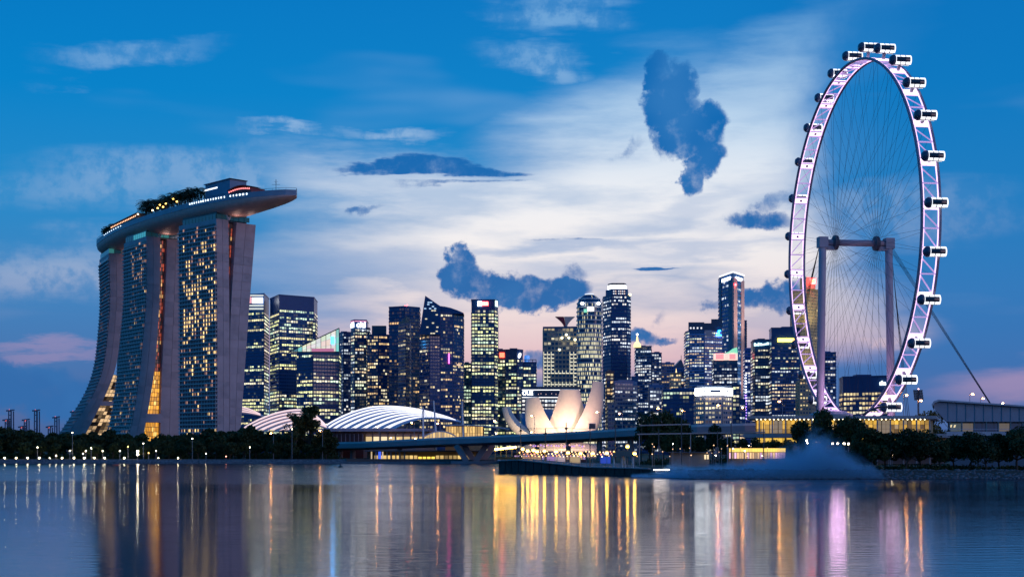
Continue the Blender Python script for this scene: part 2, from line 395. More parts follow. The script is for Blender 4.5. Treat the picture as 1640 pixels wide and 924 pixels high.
def tower(loc, ang, ref, legs, lit, label, L=53.0, ztop=182.0, gapcol=None, seed=1, sheer=True):
    """ang: bearing of the long axis; legs: list of (left table, right table) u(z) with u along the outward facade normal"""
    r = random.Random(seed)
    a = Vector((-math.sin(ang), math.cos(ang), 0)); n = Vector((-math.cos(ang), -math.sin(ang), 0))
    base = Vector((loc[0], loc[1], 0))
    def pt(u, s, z): return base + n * u + a * s + Vector((0, 0, z))
    t = thing('hotel_tower', label, 'hotel', (base.x, base.y, GZ), 'hotel towers under the long deck')
    for k, (tl, tr) in enumerate(legs):
        sl, sr = smooth_tab(tl), smooth_tab(tr); zt = ztop if k == 0 else ztop - 1
        zs = [GZ - 1 + (zt - GZ + 1) * i / 56 for i in range(57)]
        mb = MB()
        ul = [interp(sl, z) - .9 for z in zs]; ur = [interp(sr, z) for z in zs]
        mb.grid([[pt(u, 0, z), pt(v, 0, z)] for u, v, z in zip(ul, ur, zs)])                  # near end wall
        mb.grid([[pt(v, 0, z), pt(v, L, z)] for v, z in zip(ur, zs)])
        mb.grid([[pt(v, L, z), pt(u, L, z)] for u, v, z in zip(ul, ur, zs)])
        mb.grid([[pt(u, L, z), pt(u, 0, z)] for u, z in zip(ul, zs)])
        mb.face([pt(ul[-1], 0, zt), pt(ur[-1], 0, zt), pt(ur[-1], L, zt), pt(ul[-1], L, zt)])
        leg = mb.build('tower_leg', HOTEL_WALL, t)
        # end wall panels stand proud of the joints between them
        for j, hc in [(j_, h_) for j_ in range(0, 56, 2) for h_ in (0, 1)]:
            za, zb = zs[j] + .16, zs[min(j + 2, 56)] - .16; p = MB()
            q = 2; rows = []; pj = r.uniform(0, .12)
            for i in range(q + 1):
                z = za + (zb - za) * i / q; ua, ub = interp(sl, z) - .55, interp(sr, z) + .5
                um = ua + (ub - ua) * .5; ua, ub = (ua, um + .12) if hc == 0 else (um - .12, ub)
                rows.append([pt(ua, -.35 - pj, z), pt(ub, -.35 - pj, z)])
            p.grid(rows); p.grid([[x[0] + a * .5, x[0]] for x in rows]); p.grid([[x[1], x[1] + a * .5] for x in rows])
            p.face([rows[-1][0], rows[-1][1], rows[-1][1] + a * .5, rows[-1][0] + a * .5])
            p.build('wall_panel', HOTEL_WALL if r.random() < .75 else HOTEL_WALL2, leg)
        if k == 0:                                                                             # glazed facade, floor by floor
            nb = 13; bw = (L - 2.4) / nb
            top = 178.5
            for j in range(NFL):
                z1 = top - j * FLH; z0 = z1 - FLH
                if z0 < 3: break
                u0, u1 = interp(sl, z0 + .9), interp(sl, z1); w = MB()
                for i in range(nb):
                    s0 = 1.2 + i * bw + .22; s1 = 1.2 + (i + 1) * bw - .22
                    c = lit(j, nb - 1 - i, r)
                    sm = s0 + (s1 - s0) * r.choice((.44, .5, .56))
                    for sa, sb_, cc in ((s0, sm - .12, c), (sm + .12, s1, (0, 0, 0) if r.random() < .8 else tuple(.35 * x for x in c))):
                        w.face([pt(u1 - .25, sb_, z1 - .1), pt(u0 - .25, sb_, z0 + .9), pt(u0 - .25, sa, z0 + .9), pt(u1 - .25, sa, z1 - .1)][::-1], cc)
                tag(w.build('window_row', HOTEL_GLASS, leg), kind='stuff')
                sb = MB(); ub = interp(sl, z0)
                qs = [(ub - .9, z0 + .05), (ub + .75, z0 + .05), (ub + .75, z0 + .85), (ub - .9, z0 + .85)]
                for e in range(4):
                    (ua, za), (uc, zc) = qs[e], qs[(e + 1) % 4]
                    sb.face([pt(ua, 0, za), pt(ua, L, za), pt(uc, L, zc), pt(uc, 0, zc)])
                sb.face([pt(x, 0, y) for x, y in qs][::-1]); sb.face([pt(x, L, y) for x, y in qs])
                sb.build('floor_slab', HOTEL_SLAB, leg)
            fin = MB()                                                                         # thin upright fins between rooms
            for i in range(nb + 1):
                s = 1.2 + i * bw
                for z, z2 in zip(zs[2:-2:2], zs[4:-1:2]):
                    fin.beam(pt(interp(sl, z) - .1, s, z), pt(interp(sl, z2) - .1, s, z2), .35, .5)
            tag(fin.build('balcony_fin', HOTEL_SLAB, leg), kind='stuff')
    return t, pt
cor3, cor2, cor1 = (XX(345, 1089), 1089), (XX(233, 1179), 1179), (XX(173, 1280), 1280)
BIRD = pattern_bird()
def lit3(j, i, r):
    if i in BIRD.get(j, ()): return amber(r)
    if r.random() < .16: k = r.uniform(.10, .5); return (k * 1.1, k * .55, k * .35)
    return (0, 0, 0)
def lit2(j, i, r):
    p = .42 if 1 <= j <= 9 else .22
    if r.random() < p and i > 3:
        k = r.uniform(.25, 1.0) if j < 10 else r.uniform(.06, .4); return (k * 1.2, k * .68, k * .36)
    if r.random() < .02: return amber(r)
    return (0, 0, 0)
def lit1(j, i, r):
    k = r.uniform(.08, .5) if r.random() < .22 else 0; return (k * 1.2, k * .7, k * .4)
t3, pt3 = tower(cor3, R(44.6), 0, [
    ([(0, -1), (60, -1), (110, -1), (182, 0)], [(0, -12.6), (102, -12.6), (182, -11.6)]),
    ([(0, -12.0), (102, -12.2), (125, -13.6), (182, -18.2)], [(0, -21), (40, -24), (102, -29), (182, -36.5)])],
    lit3, 'hotel tower under the pointed deck end, bird-like pattern of lit rooms', seed=3)
t2, pt2 = tower(cor2, R(34.8), 0, [
    ([(0, 19), (14, 15.5), (38, 9.5), (74, 4.8), (130, -.5), (182, 0)], [(0, 6), (14, 2.5), (38, -2), (74, -8.4), (130, -12.2), (182, -12.7)]),
    ([(0, -12), (38, -12.2), (74, -13.5), (130, -16.4), (182, -18)], [(0, -28), (182, -34)])],
    lit2, 'middle hotel tower with a glowing orange atrium between its curved legs', seed=4)
t1, pt1 = tower(cor1, R(25), 0, [
    ([(0, 47), (26, 33), (52, 14), (79, 3.5), (140, -2), (182, 0)], [(0, 30), (26, 17), (52, 3.4), (79, -7.7), (140, -13.8), (182, -13.6)]),
    ([(0, -14), (182, -18)], [(0, -30), (182, -34)])],
    lit1, 'hotel tower under the blunt deck end, leg sweeping widely outward at the foot', seed=5)

def atrium(t, pt, ua, ub, z0, z1, s, colf, nu, fh, name='atrium_glazing', frame=True, seed=1):
    """glazed end between the two legs: panes with bars"""
    r = random.Random(seed); mb = MB(); fr = MB(); nz = max(1, int((z1 - z0) / fh))
    for j in range(nz):
        za = z0 + (z1 - z0) * j / nz; zb = z0 + (z1 - z0) * (j + 1) / nz
        for i in range(nu):
            f0, f1 = i / nu, (i + 1) / nu
            def q(f, z): return pt(ua(z) + (ub(z) - ua(z)) * f, s, z)
            mb.face([q(f0, za), q(f1, za), q(f1, zb), q(f0, zb)], colf(r, j / nz, i))
        fr.beam(pt(ua(zb), s - .25, zb), pt(ub(zb), s - .25, zb), .3, .4)
    for i in range(nu + 1):
        for j in range(nz):
            za = z0 + (z1 - z0) * j / nz; zb = z0 + (z1 - z0) * (j + 1) / nz; f = i / nu
            fr.beam(pt(ua(za) + (ub(za) - ua(za)) * f, s - .25, za), pt(ua(zb) + (ub(zb) - ua(zb)) * f, s - .25, zb), .25)
    g = mb.build(name, ATRIUM, t)
    if frame: fr.build('glazing_bar', STEEL, g)
    return g
def tl(tab): st = smooth_tab(tab); return lambda z: interp(st, z)
def orange(r, f, i): k = r.choice((.75, .9, 1.05, 1.25, .55)); return (1.0 * k, .42 * k, .03 * k) if r.random() < .85 else (1.4, .85, .2)
def redglow(r, f, i):
    q = r.random()
    if q < .40: k = r.uniform(.2, .9); return (.62 * k, .10 * k, .05 * k)
    if q < .52: k = r.uniform(.4, 1.1); return (1.2 * k, .62 * k, .22 * k)
    return (.02, .012, .015)
def dim(r, f, i): k = r.choice((0, .05, .18, .5, .8)); return (1.1 * k, .72 * k, .38 * k)
R2 = tl([(0, 6), (14, 2.5), (38, -2), (74, -8.4), (130, -12.2), (182, -12.7)]); L2b = tl([(0, -12), (38, -12.2), (74, -13.5), (130, -16.4), (182, -18)])
atrium(t2, pt2, R2, L2b, 3, 30, 3, orange, 9, 3.4, seed=2)
atrium(t2, pt2, R2, L2b, 37, 72, 3, orange, 4, 3.4, seed=3)
bm = MB(); bm.beam(pt2(R2(33) + 1, 1.5, 33.5), pt2(L2b(33) - 1, 1.5, 33.5), 4, 7); bm.build('link_bridge', HOTEL_WALL, t2)
atrium(t2, pt2, R2, L2b, 72, 180, 4, redglow, 4, 3.1, seed=4, frame=True)
R3 = tl([(0, -12.6), (102, -12.6), (182, -11.6)]); L3b = tl([(0, -12.0), (102, -12.2), (125, -13.6), (182, -18.2)])
atrium(t3, pt3, R3, L3b, 112, 180, 4, redglow, 4, 3.1, seed=5, frame=True)
R1 = tl([(0, 30), (26, 17), (52, 3.4), (79, -7.7), (140, -13.8), (182, -13.6)])
atrium(t1, pt1, R1, lambda z: R1(z) - 13 - (60 - min(z, 60)) * .12, 6, 74, 2.5, dim, 5, 3.2, seed=6)
bm = MB(); bm.beam(pt1(R1(48) + 1, 1, 48.5), pt1(R1(48) - 14, 1, 48.5), 3, 4); bm.build('link_bridge', HOTEL_WALL, t1)
# recessed glass storeys and V props under the deck
TEAL = window_mat('teal_glass', (.03, .07, .11), .1)
for t, pt, w0, w1, sd in ((t3, pt3, -2, -33, 1), (t2, pt2, -1, -32, 2), (t1, pt1, -1, -31, 3)):
    r = random.Random(sd)
    cb = MB(); q = [pt(w0 - 1, 3, 0), pt(w1 + 3, 3, 0), pt(w1 + 3, 50, 0), pt(w0 - 1, 50, 0)]
    cb.prism([(p.x, p.y) for p in q], 181, 191); cb.build('sky_lobby', mat('lobby_dark', (.03, .05, .07), .3), t)
    gl = MB()
    for i in range(10):
        s0, s1 = 3 + i * 4.7, 3 + (i + 1) * 4.7 - .5
        gl.face([pt(w0 - .2, s1, 182.2), pt(w0 - .2, s0, 182.2), pt(w0 - .2, s0, 186.2), pt(w0 - .2, s1, 186.2)], (.04, .26, .32) if sd == 2 and i < 6 else (.004, .022, .04))
    for i in range(6):
        u0 = w0 - i * 5; k = r.random()
        gl.face([pt(u0, 1.5, 182.2), pt(u0 - 4.6, 1.5, 182.2), pt(u0 - 4.6, 1.5, 186), pt(u0, 1.5, 186)], (.03, .16, .16) if k < .4 and sd != 1 else (.005, .025, .035))
    gl.build('lobby_window', TEAL, t)
    lp = MB()
    if sd == 2:
        for u in (-13, -19, -25, -27): lp.lathe(pt(u, .6, 184.5 + r.uniform(-1, 2)), [(.1, 0), (.6, .4), (.6, .9), (.1, 1.3)], 8)
        lp.build('lamp', lamp_mat('terrace_lamp', (.8, 1, .75), 6), t)
    pr = MB()
    for sgn in (-1, 1): pr.tube([pt(-12, .2, 182), pt(-12 + sgn * 4.5, .5, 190.5)], .75, 8)
    pr.build('prop', WHITE, t)
    for u, s_, e_ in ((-16, 2.5, 1100), (-30, 2.5, 1700 if sd == 1 else 800)):  # unseen spots added to warm the underside of the hull
        l = bpy.data.lights.new('hull_fill_spot', 'SPOT'); l.energy = e_; l.color = (1, .62, .52); l.spot_size = R(150); l.spot_blend = 1; l.shadow_soft_size = 3; lo = bpy.data.objects.new('hull_fill_spot', l); col.objects.link(lo); lo.parent = t; lo.location = pt(u, s_ - 6, 181) - ORG[t]; lo.rotation_euler = Vector((.55, -.5, 1)).to_track_quat('-Z', 'Y').to_euler()

# ---------------- the deck
def deck_path():
    ctrl = [Vector((-158, 1057)), Vector((-196, 1086)), Vector((-229, 1120)), Vector((-266, 1164)), Vector((-301, 1212)), Vector((-330, 1260)), Vector((-355, 1310)), Vector((-370, 1345))]
    pts = []
    for i in range(len(ctrl) - 1):
        p0 = ctrl[max(i - 1, 0)]; p1, p2 = ctrl[i], ctrl[i + 1]; p3 = ctrl[min(i + 2, len(ctrl) - 1)]
        for k in range(12):
            t = k / 12; pts.append(.5 * ((2 * p1) + (-p0 + p2) * t + (2 * p0 - 5 * p1 + 4 * p2 - p3) * t * t + (-p0 + 3 * p1 - 3 * p2 + p3) * t ** 3))
    pts.append(ctrl[-1]); return pts
DP = deck_path(); DS = [0]
for a_, b_ in zip(DP, DP[1:]): DS.append(DS[-1] + (b_ - a_).length)
DL = DS[-1]
def deck_at(s, off=0.0):
    for i in range(len(DS) - 1):
        if s <= DS[i + 1] or i == len(DS) - 2:
            f = (s - DS[i]) / (DS[i + 1] - DS[i]); p = DP[i].lerp(DP[i + 1], f); d = (DP[i + 1] - DP[i]).normalized()
            nrm = Vector((-d.y, d.x)) * -1                       # to the seaward (left, near) side
            if nrm.dot(Vector((-.82, -.57))) < 0: nrm = -nrm
            return p + nrm * off
DECKZ = 197.2
def half_w(s): 
    f = s / DL
    tip = min(1, f / .34); tail = min(1, (1 - f) / .10)
    return 20.0 * math.sqrt(max(0, 1 - (1 - tip) ** 2)) * (1 - .45 * (1 - math.sqrt(max(0, 1 - (1 - tail) ** 2)))) + .15
def skydeck():
    t = thing('sky_deck', 'long boat-shaped rooftop deck bridging the three hotel towers', 'deck', (-300, 1200, 185))
    ns = 72; nr = 14; hull = []; rimo = []
    for i in range(ns + 1):
        s = DL * i / ns; w = half_w(s); tip = min(1, (s / DL) / .30); dep = 3.1 + 9.4 * (1 - (1 - tip) ** 2) ** .62 * min(1, .55 + (1 - s / DL) / .12)
        row = []
        for j in range(nr + 1):
            a = math.pi * j / nr; off = w * math.cos(a) * (.985); z = DECKZ - 3.4 - (dep - 3.0) * (math.sin(a) ** .8 if 0 < j < nr else 0)
            p = deck_at(s, off); row.append((p.x, p.y, z))
        hull.append(row)
        e = [deck_at(s, w), deck_at(s, -w)]
        rimo.append((e, w, s))
    mb = MB(); mb.grid(hull, flip=True)
    mb.build('hull', mat('hull_metal', (.80, .50, .46), .5, vary=.08, scale=.3, bump=.1), t, smooth=True)  # warm light from below is put into the rosy hull colour
    RIM = mat('rim_metal', (.26, .31, .40), .4)
    mb = MB(); mb.grid([[(e[0].x, e[0].y, DECKZ - 3.4), (e[0].x, e[0].y, DECKZ + .6)] for e, w, s in rimo]); mb.grid([[(e[1].x, e[1].y, DECKZ + .6), (e[1].x, e[1].y, DECKZ - 3.4)] for e, w, s in rimo])
    for q in (0, -1):
        e = rimo[q][0]; mb.face([(e[0].x, e[0].y, DECKZ - 3.4), (e[1].x, e[1].y, DECKZ - 3.4), (e[1].x, e[1].y, DECKZ + .6), (e[0].x, e[0].y, DECKZ + .6)])
    mb.build('rim', RIM, t)
    mb = MB(); mb.grid([[(e[0].x, e[0].y, DECKZ), (e[1].x, e[1].y, DECKZ)] for e, w, s in rimo]); mb.build('deck_floor', PAVE, t)
    # railing
    rl = MB()
    for sg in (1, -1):
        path = [deck_at(s, sg * (w - .2)) for e, w, s in rimo]
        rl.tube([(p.x, p.y, DECKZ + 1.9) for p in path], .12, 5)
        for p in path: rl.beam((p.x, p.y, DECKZ), (p.x, p.y, DECKZ + 1.9), .12)
    rl.build('railing', STEEL, t)
    # row of small white lights under the lip, rosy terrace lights
    wl = lamp_mat('lip_light', (.75, .92, 1.0), 2.6, False)
    for i in range(22):
        s = 36 + i * 3.1; w = half_w(s); p = deck_at(s, w + .15); q = MB(); d = deck_at(s + 1, half_w(s + 1) + .15) - p
        if rnd.random() < .12: continue
        L_ = rnd.uniform(.8, 1.6); e = p + d * L_
        q.face([(p.x, p.y, DECKZ - 1.2), (e.x, e.y, DECKZ - 1.2), (e.x, e.y, DECKZ + .1), (p.x, p.y, DECKZ + .1)][::-1]); q.build('edge_light', wl, t)
    for i in range(9):
        s = 236 + i * 7.2; w = half_w(s); p = deck_at(s, w + .2); e = deck_at(s + 2.2, half_w(s + 2.2) + .2); q = MB()
        q.face([(p.x, p.y, DECKZ - .6), (e.x, e.y, DECKZ - .6), (e.x, e.y, DECKZ + .1), (p.x, p.y, DECKZ + .1)][::-1]); q.build('edge_light', wl, t)
    return t
skydeck()
def deck_hall(name, label, cat, s0, s1, off, wid, h, roofmat, wallmat, lampm, n, arch=0.0):
    a = deck_at(s0, off); b = deck_at(s1, off); d = (b - a).normalized(); nn = deck_at(s0, off + 1) - a; L_ = (b - a).length
    t = thing(name, label, cat, ((a.x + b.x) / 2, (a.y + b.y) / 2, DECKZ))
    mb = MB(); mb.prism([(p.x, p.y) for p in (a - nn * wid / 2, a + nn * wid / 2, b + nn * wid / 2, b - nn * wid / 2)], DECKZ + .01, DECKZ + h); mb.build('wall', wallmat, t)
    rf = MB(); rows = []
    for i in range(13):
        f = i / 12; p = a + d * (L_ + 2) * f - d; zz = DECKZ + h + .05 + arch * math.sin(math.pi * f)
        rows.append([(p.x + nn.x * (wid / 2 + 1), p.y + nn.y * (wid / 2 + 1), zz), (p.x - nn.x * (wid / 2 + 1), p.y - nn.y * (wid / 2 + 1), zz)])
    rf.grid(rows); rf.grid([[r_[0], (r_[0][0], r_[0][1], r_[0][2] + .5)] for r_ in rows]); rf.grid([[(x[0], x[1], x[2] + .5) for x in r_] for r_ in rows]); rf.build('roof', roofmat, t)
    for i in range(n):
        f = (i + .5) / n; p = a + d * L_ * f + nn * (wid / 2 + .12); q = MB(); e = p + d * L_ / n * .55
        z = DECKZ + h * .68 + arch * .6 * math.sin(math.pi * f); q.face([(p.x, p.y, z), (e.x, e.y, z), (e.x, e.y, z + 1.1), (p.x, p.y, z + 1.1)][::-1]); q.build('lamp_panel', lampm, t)
    return t
deck_hall('lift_house', 'plain grey lift house standing on the rooftop deck', 'building', 62, 97, 2, 15, 14.5, mat('lift_house_roof', (.20, .26, .36), .6), mat('lift_house_wall', (.22, .30, .42), .6), lamp_mat('cool_lamp', (.8, .9, 1), 2, False), 1)
deck_hall('rooftop_restaurant', 'rosy-lit low arched restaurant near the pointed deck end', 'building', 36, 62, 4, 14, 5.0, mat('red_roof', (.22, .05, .06), .5), mat('red_wall', (.30, .06, .06), .6), lamp_mat('rosy_lamp', (1, .25, .2), 2.2), 11, 2.2)
deck_hall('rooftop_bar', 'long low bar with a row of orange lamps between rooftop trees', 'building', 206, 282, 13, 8, 6.0, mat('bar_roof', (.12, .07, .06), .6), mat('bar_wall', (.28, .15, .09), .6), lamp_mat('orange_lamp', (1, .48, .2), 2.2), 16, 0)
mb = MB(); p = deck_at(19, 2); mb.tube([(p.x, p.y, DECKZ), (p.x, p.y, DECKZ + 10)], .18, 6); mb.beam((p.x - 3, p.y, DECKZ + 6.2), (p.x + 3, p.y, DECKZ + 6.2), .2); mb.beam((p.x, p.y - 2, DECKZ + 7.4), (p.x, p.y + 2, DECKZ + 7.4), .2); mb.beam((p.x - 1.6, p.y, DECKZ + 8.4), (p.x + 1.6, p.y, DECKZ + 8.4), .15)
tag(mb.build('weather_mast', STEEL), 'thin mast with crossarms on the pointed tip of the rooftop deck', 'mast')

# ================================================================== trees
def foliage_mat(name, c, var=.5):
    m = bpy.data.materials.new(name); m.use_nodes = True; nt = m.node_tree; b = nt.nodes['Principled BSDF']; L = nt.links
    b.inputs['Roughness'].default_value = .7; b.inputs['Specular IOR Level'].default_value = .25
    oi = nt.nodes.new('ShaderNodeObjectInfo'); g = nt.nodes.new('ShaderNodeNewGeometry')
    ad = nt.nodes.new('ShaderNodeMath'); ad.operation = 'ADD'; L.new(oi.outputs['Random'], ad.inputs[0]); L.new(g.outputs['Random Per Island'], ad.inputs[1])
    mr = nt.nodes.new('ShaderNodeMapRange'); L.new(ad.outputs[0], mr.inputs[0]); mr.inputs[1].default_value = 0; mr.inputs[2].default_value = 2
    mr.inputs[3].default_value = 1 - var; mr.inputs[4].default_value = 1 + var
    vm = nt.nodes.new('ShaderNodeVectorMath'); vm.operation = 'SCALE'; vm.inputs[0].default_value = c; L.new(mr.outputs[0], vm.inputs[3]); L.new(vm.outputs[0], b.inputs['Base Color'])
    return m
LEAF = foliage_mat('tree_leaf', (.042, .062, .022)); PALM = foliage_mat('palm_leaf', (.04, .06, .03)); BARK = mat('bark', (.075, .055, .045), .9, vary=.3, scale=1)
def leaf_mesh(name, pts, sizes, r, up=.35):
    n = len(pts); rs = np.random.RandomState(r)
    nv = rs.normal(size=(n, 3)); nv[:, 2] += up; nv /= np.linalg.norm(nv, axis=1)[:, None]
    a = np.cross(nv, rs.normal(size=(n, 3))); a /= np.linalg.norm(a, axis=1)[:, None]; b = np.cross(nv, a)
    s = np.asarray(sizes)[:, None]; P = np.asarray(pts)
    V = np.stack([P - a * s, P - b * s * .55 + a * s * .1, P + a * s, P + b * s * .55 + a * s * .1], 1).reshape(-1, 3)
    me = bpy.data.meshes.new(name); me.vertices.add(4 * n); me.vertices.foreach_set('co', V.ravel())
    me.loops.add(4 * n); me.loops.foreach_set('vertex_index', np.arange(4 * n)); me.polygons.add(n); me.polygons.foreach_set('loop_start', np.arange(0, 4 * n, 4)); me.polygons.foreach_set('loop_total', np.full(n, 4))
    me.update(calc_edges=True); return me
def make_tree(h, cr, seed, nl=2600, leaf=.55, trunk=.36, sparse=False):
    """a broad tree of height h and crown radius cr, at the origin: returns (trunk mesh, crown mesh)"""
    r = random.Random(seed); rs = np.random.RandomState(seed)
    mb = MB(); th = h * trunk; tr = h * .022 + .06; lean = Vector((r.uniform(-.06, .06) * h, r.uniform(-.06, .06) * h, 0))
    mb.tube([(0, 0, -.3), Vector((0, 0, th * .5)) + lean * .3, Vector((0, 0, th)) + lean], [tr * 1.3, tr, tr * .8], 7)
    clumps = []
    nb = 9 if not sparse else 7
    for i in range(nb):
        a = 2 * math.pi * i / nb + r.uniform(-.4, .4); el = r.uniform(.15, 1.3); rad = cr * r.uniform(.55, .95)
        e = Vector((math.cos(a) * rad * math.cos(el * .9), math.sin(a) * rad * math.cos(el * .9), th + (h - th) * (.18 + .74 * math.sin(el) * r.uniform(.8, 1.05)))) + lean
        s = Vector((0, 0, th * r.uniform(.8, 1.0))) + lean; m = s.lerp(e, .5) + Vector((0, 0, -.04 * h))
        mb.tube([s, m, e], [tr * .55, tr * .35, tr * .12], 5)
        clumps.append((e, cr * r.uniform(.26, .44)))
        for _ in range(3): clumps.append((s.lerp(e, r.uniform(.55, 1.0)) + Vector((r.uniform(-1, 1), r.uniform(-1, 1), r.uniform(-.5, .8))) * cr * .34, cr * r.uniform(.18, .34)))
    clumps.append((Vector((0, 0, h * .86)) + lean, cr * .4))
    wts = np.array([c[1] ** 2 for c in clumps]); wts /= wts.sum(); idx = rs.choice(len(clumps), nl, p=wts)
    d = rs.normal(size=(nl, 3)); d /= np.linalg.norm(d, axis=1)[:, None]; q = rs.uniform(.35, 1.0, nl) ** .5
    C = np.array([tuple(c[0]) for c in clumps])[idx]; Rr = np.array([c[1] for c in clumps])[idx]
    P = C + d * (Rr * q)[:, None] * np.array([1.15, 1.15, .8]); P[:, 2] = np.maximum(P[:, 2], th * .75)
    return mb, leaf_mesh('crown', P, rs.uniform(.6, 1.3, nl) * leaf, seed)
def make_palm(h, seed, nf=17, fl=3.2):
    r = random.Random(seed); mb = MB(); b = Vector((r.uniform(-.5, .5), r.uniform(-.5, .5), h))
    mb.tube([(0, 0, -.2), (b.x * .3, b.y * .3, h * .5), b], [.24, .19, .15], 7); fr = MB()
    for i in range(nf):
        a = 2 * math.pi * i / nf + r.uniform(-.2, .2); el = r.uniform(-.2, 1.1); L_ = fl * r.uniform(.8, 1.1); d = Vector((math.cos(a), math.sin(a), 0)); side = Vector((-d.y, d.x, 0))
        sp = [b + d * L_ * t * math.cos(el * (1 - .5 * t)) + Vector((0, 0, L_ * (math.sin(el) * t - .75 * t * t))) for t in (0, .2, .4, .6, .8, 1)]
        for k in range(5):
            for sg in (1, -1):
                for e in (0, .5):
                    p = sp[k].lerp(sp[k + 1], e); p2 = sp[k].lerp(sp[k + 1], min(1, e + .38)); w = fl * .22 * (1 - .12 * k)
                    fr.face([p, p2, p2 + side * sg * w * .9 + Vector((0, 0, -w * .45)) + (p2 - p) * .5])
    return mb, fr
def tree_proto(name, kind, cat, label, group, loc, **k):
    t = thing(name, label, cat, loc, group)
    if kind == 'palm':
        a, b = make_palm(**k); o1 = MB.build(a, 'trunk', BARK); o2 = MB.build(b, 'crown', PALM)
    else:
        a, me = make_tree(**k); o1 = MB.build(a, 'trunk', BARK); me.materials.append(LEAF); o2 = link('crown', me)
    o1.parent = t; o2.parent = t; return t
def row_of(protos, spots, group, wid=1.0):
    """spots: (x, y, z, scale); the first spots take the prototypes themselves"""
    for i, (x, y, z, s) in enumerate(spots):
        p = protos[i % len(protos)]
        if i < len(protos): p.location = (x, y, z); p.scale = (s * wid, s * wid, s); p.rotation_euler = (0, 0, rnd.uniform(0, 6.28))
        else: copy_tree(p, (x, y, z), rnd.uniform(0, 6.28), (s * wid * rnd.uniform(.92, 1.12), s * wid * rnd.uniform(.92, 1.12), s))
# -------- far left bank: a belt of trees in front of the hotel
top = [(-60, 684), (0, 684), (40, 683), (80, 692), (120, 692), (150, 690), (200, 694), (232, 700), (290, 694), (330, 688), (360, 684), (400, 685), (440, 690), (470, 688), (520, 696), (540, 716)]
def top_at(px): return interp(top, px)
G_ = 'trees along the far waterfront'
LB = 'dark broad tree in the waterfront belt below the hotel towers'
pro = [tree_proto('waterfront_tree', 'tree', 'tree', LB, G_, (0, 0, 0), h=12, cr=5.2 + .4 * i, seed=20 + i, nl=2300, leaf=.75, trunk=.26) for i in range(4)]
sp = []
for row, (y0, step, f) in enumerate(((880, 12, 1.0), (850, 11, .82), (826, 13, .60))):
    px = -55.0
    while px < 532:
        Y = y0 + rnd.uniform(-8, 8); hh = (ZZ(top_at(px), Y) - GZ) * f * rnd.uniform(.84, 1.04)
        if not (row == 2 and rnd.random() < .18): sp.append((XX(px, Y), Y, GZ, max(.35, hh / 12)))
        px += step * rnd.uniform(1.15, 1.9) * 1.15
row_of(pro, sp, G_)
# two taller trees in front of the shell roofs
for px, pyt, Y, cr, s, lab in ((478, 660, 838, 6.0, 31, 'tall open-crowned tree with pale roof showing through its twigs'), (500, 646, 842, 6.6, 32, 'tallest dense round tree in front of the ribbed shell roofs'), (522, 690, 830, 5, 33, 'low bushy tree where the bridge deck meets the bank')):
    hh = ZZ(pyt, Y) - GZ
    tree_proto('shore_tree', 'tree', 'tree', lab, None, (XX(px, Y), Y, GZ), h=hh, cr=cr + 1.5, seed=s, nl=2000 if s == 31 else 3600, leaf=.62 if s == 31 else .8, trunk=.3, sparse=(s == 31))
# -------- right bank: row of spreading trees close to the water
G_ = 'trees along the boulder-edged bank'
pro = [tree_proto('bank_tree', 'tree', 'tree', 'dark spreading tree with low crown on the boulder-edged bank', G_, (0, 0, 0), h=10, cr=5.0 + .5 * i, seed=50 + i, nl=4200, leaf=.40, trunk=.26) for i in range(4)]
sp = []
for px, py, Y in ((1396, 694, 402), (1418, 702, 408), (1450, 696, 400), (1475, 698, 404), (1506, 712, 400), (1528, 705, 406), (1552, 700, 402), (1580, 714, 399), (1600, 704, 404), (1628, 694, 401), (1652, 692, 405), (1690, 694, 402), (1720, 692, 405), (1384, 712, 406)):
    sp.append((XX(px, Y), Y, GZ, (ZZ(py, Y) - GZ) / 10 * 1.1))
row_of(pro, sp, G_)
# -------- headland behind the quay and around the wheel terminal
G_ = 'garden trees between the quay and the wheel terminal'
pro = [tree_proto('garden_tree', 'tree', 'tree', 'dark garden tree between the bridge and the wheel terminal', G_, (0, 0, 0), h=12, cr=5.0 + .6 * i, seed=70 + i, nl=3000, leaf=.5, trunk=.3) for i in range(3)]
sp = []
for px, py, Y in ((1040, 664, 600), (1062, 660, 592), (1085, 668, 598), (1048, 690, 560), (1075, 692, 552), (1098, 694, 556), (1120, 698, 560), (1142, 682, 575), (1165, 700, 540), (1190, 702, 530), (1212, 702, 526), (1240, 704, 520), (1283, 673, 530), (1318, 657, 520), (1362, 667, 515), (1262, 703, 500), (1296, 700, 505), (1225, 708, 505), (1350, 700, 505), (1374, 696, 500)):
    sp.append((XX(px, Y), Y, GZ, (ZZ(py, Y) - GZ) / 12))
row_of(pro, sp, G_, .66)
pp = tree_proto('palm_tree', 'palm', 'palm', 'feathery palm rising above the dark trees right of the museum', 'palms beside the museum', (XX(1027, 575), 575, GZ), h=ZZ(664, 575) - GZ, seed=5, fl=4.2)
copy_tree(pp, (XX(1046, 585), 585, GZ), 1.2, 1.04)
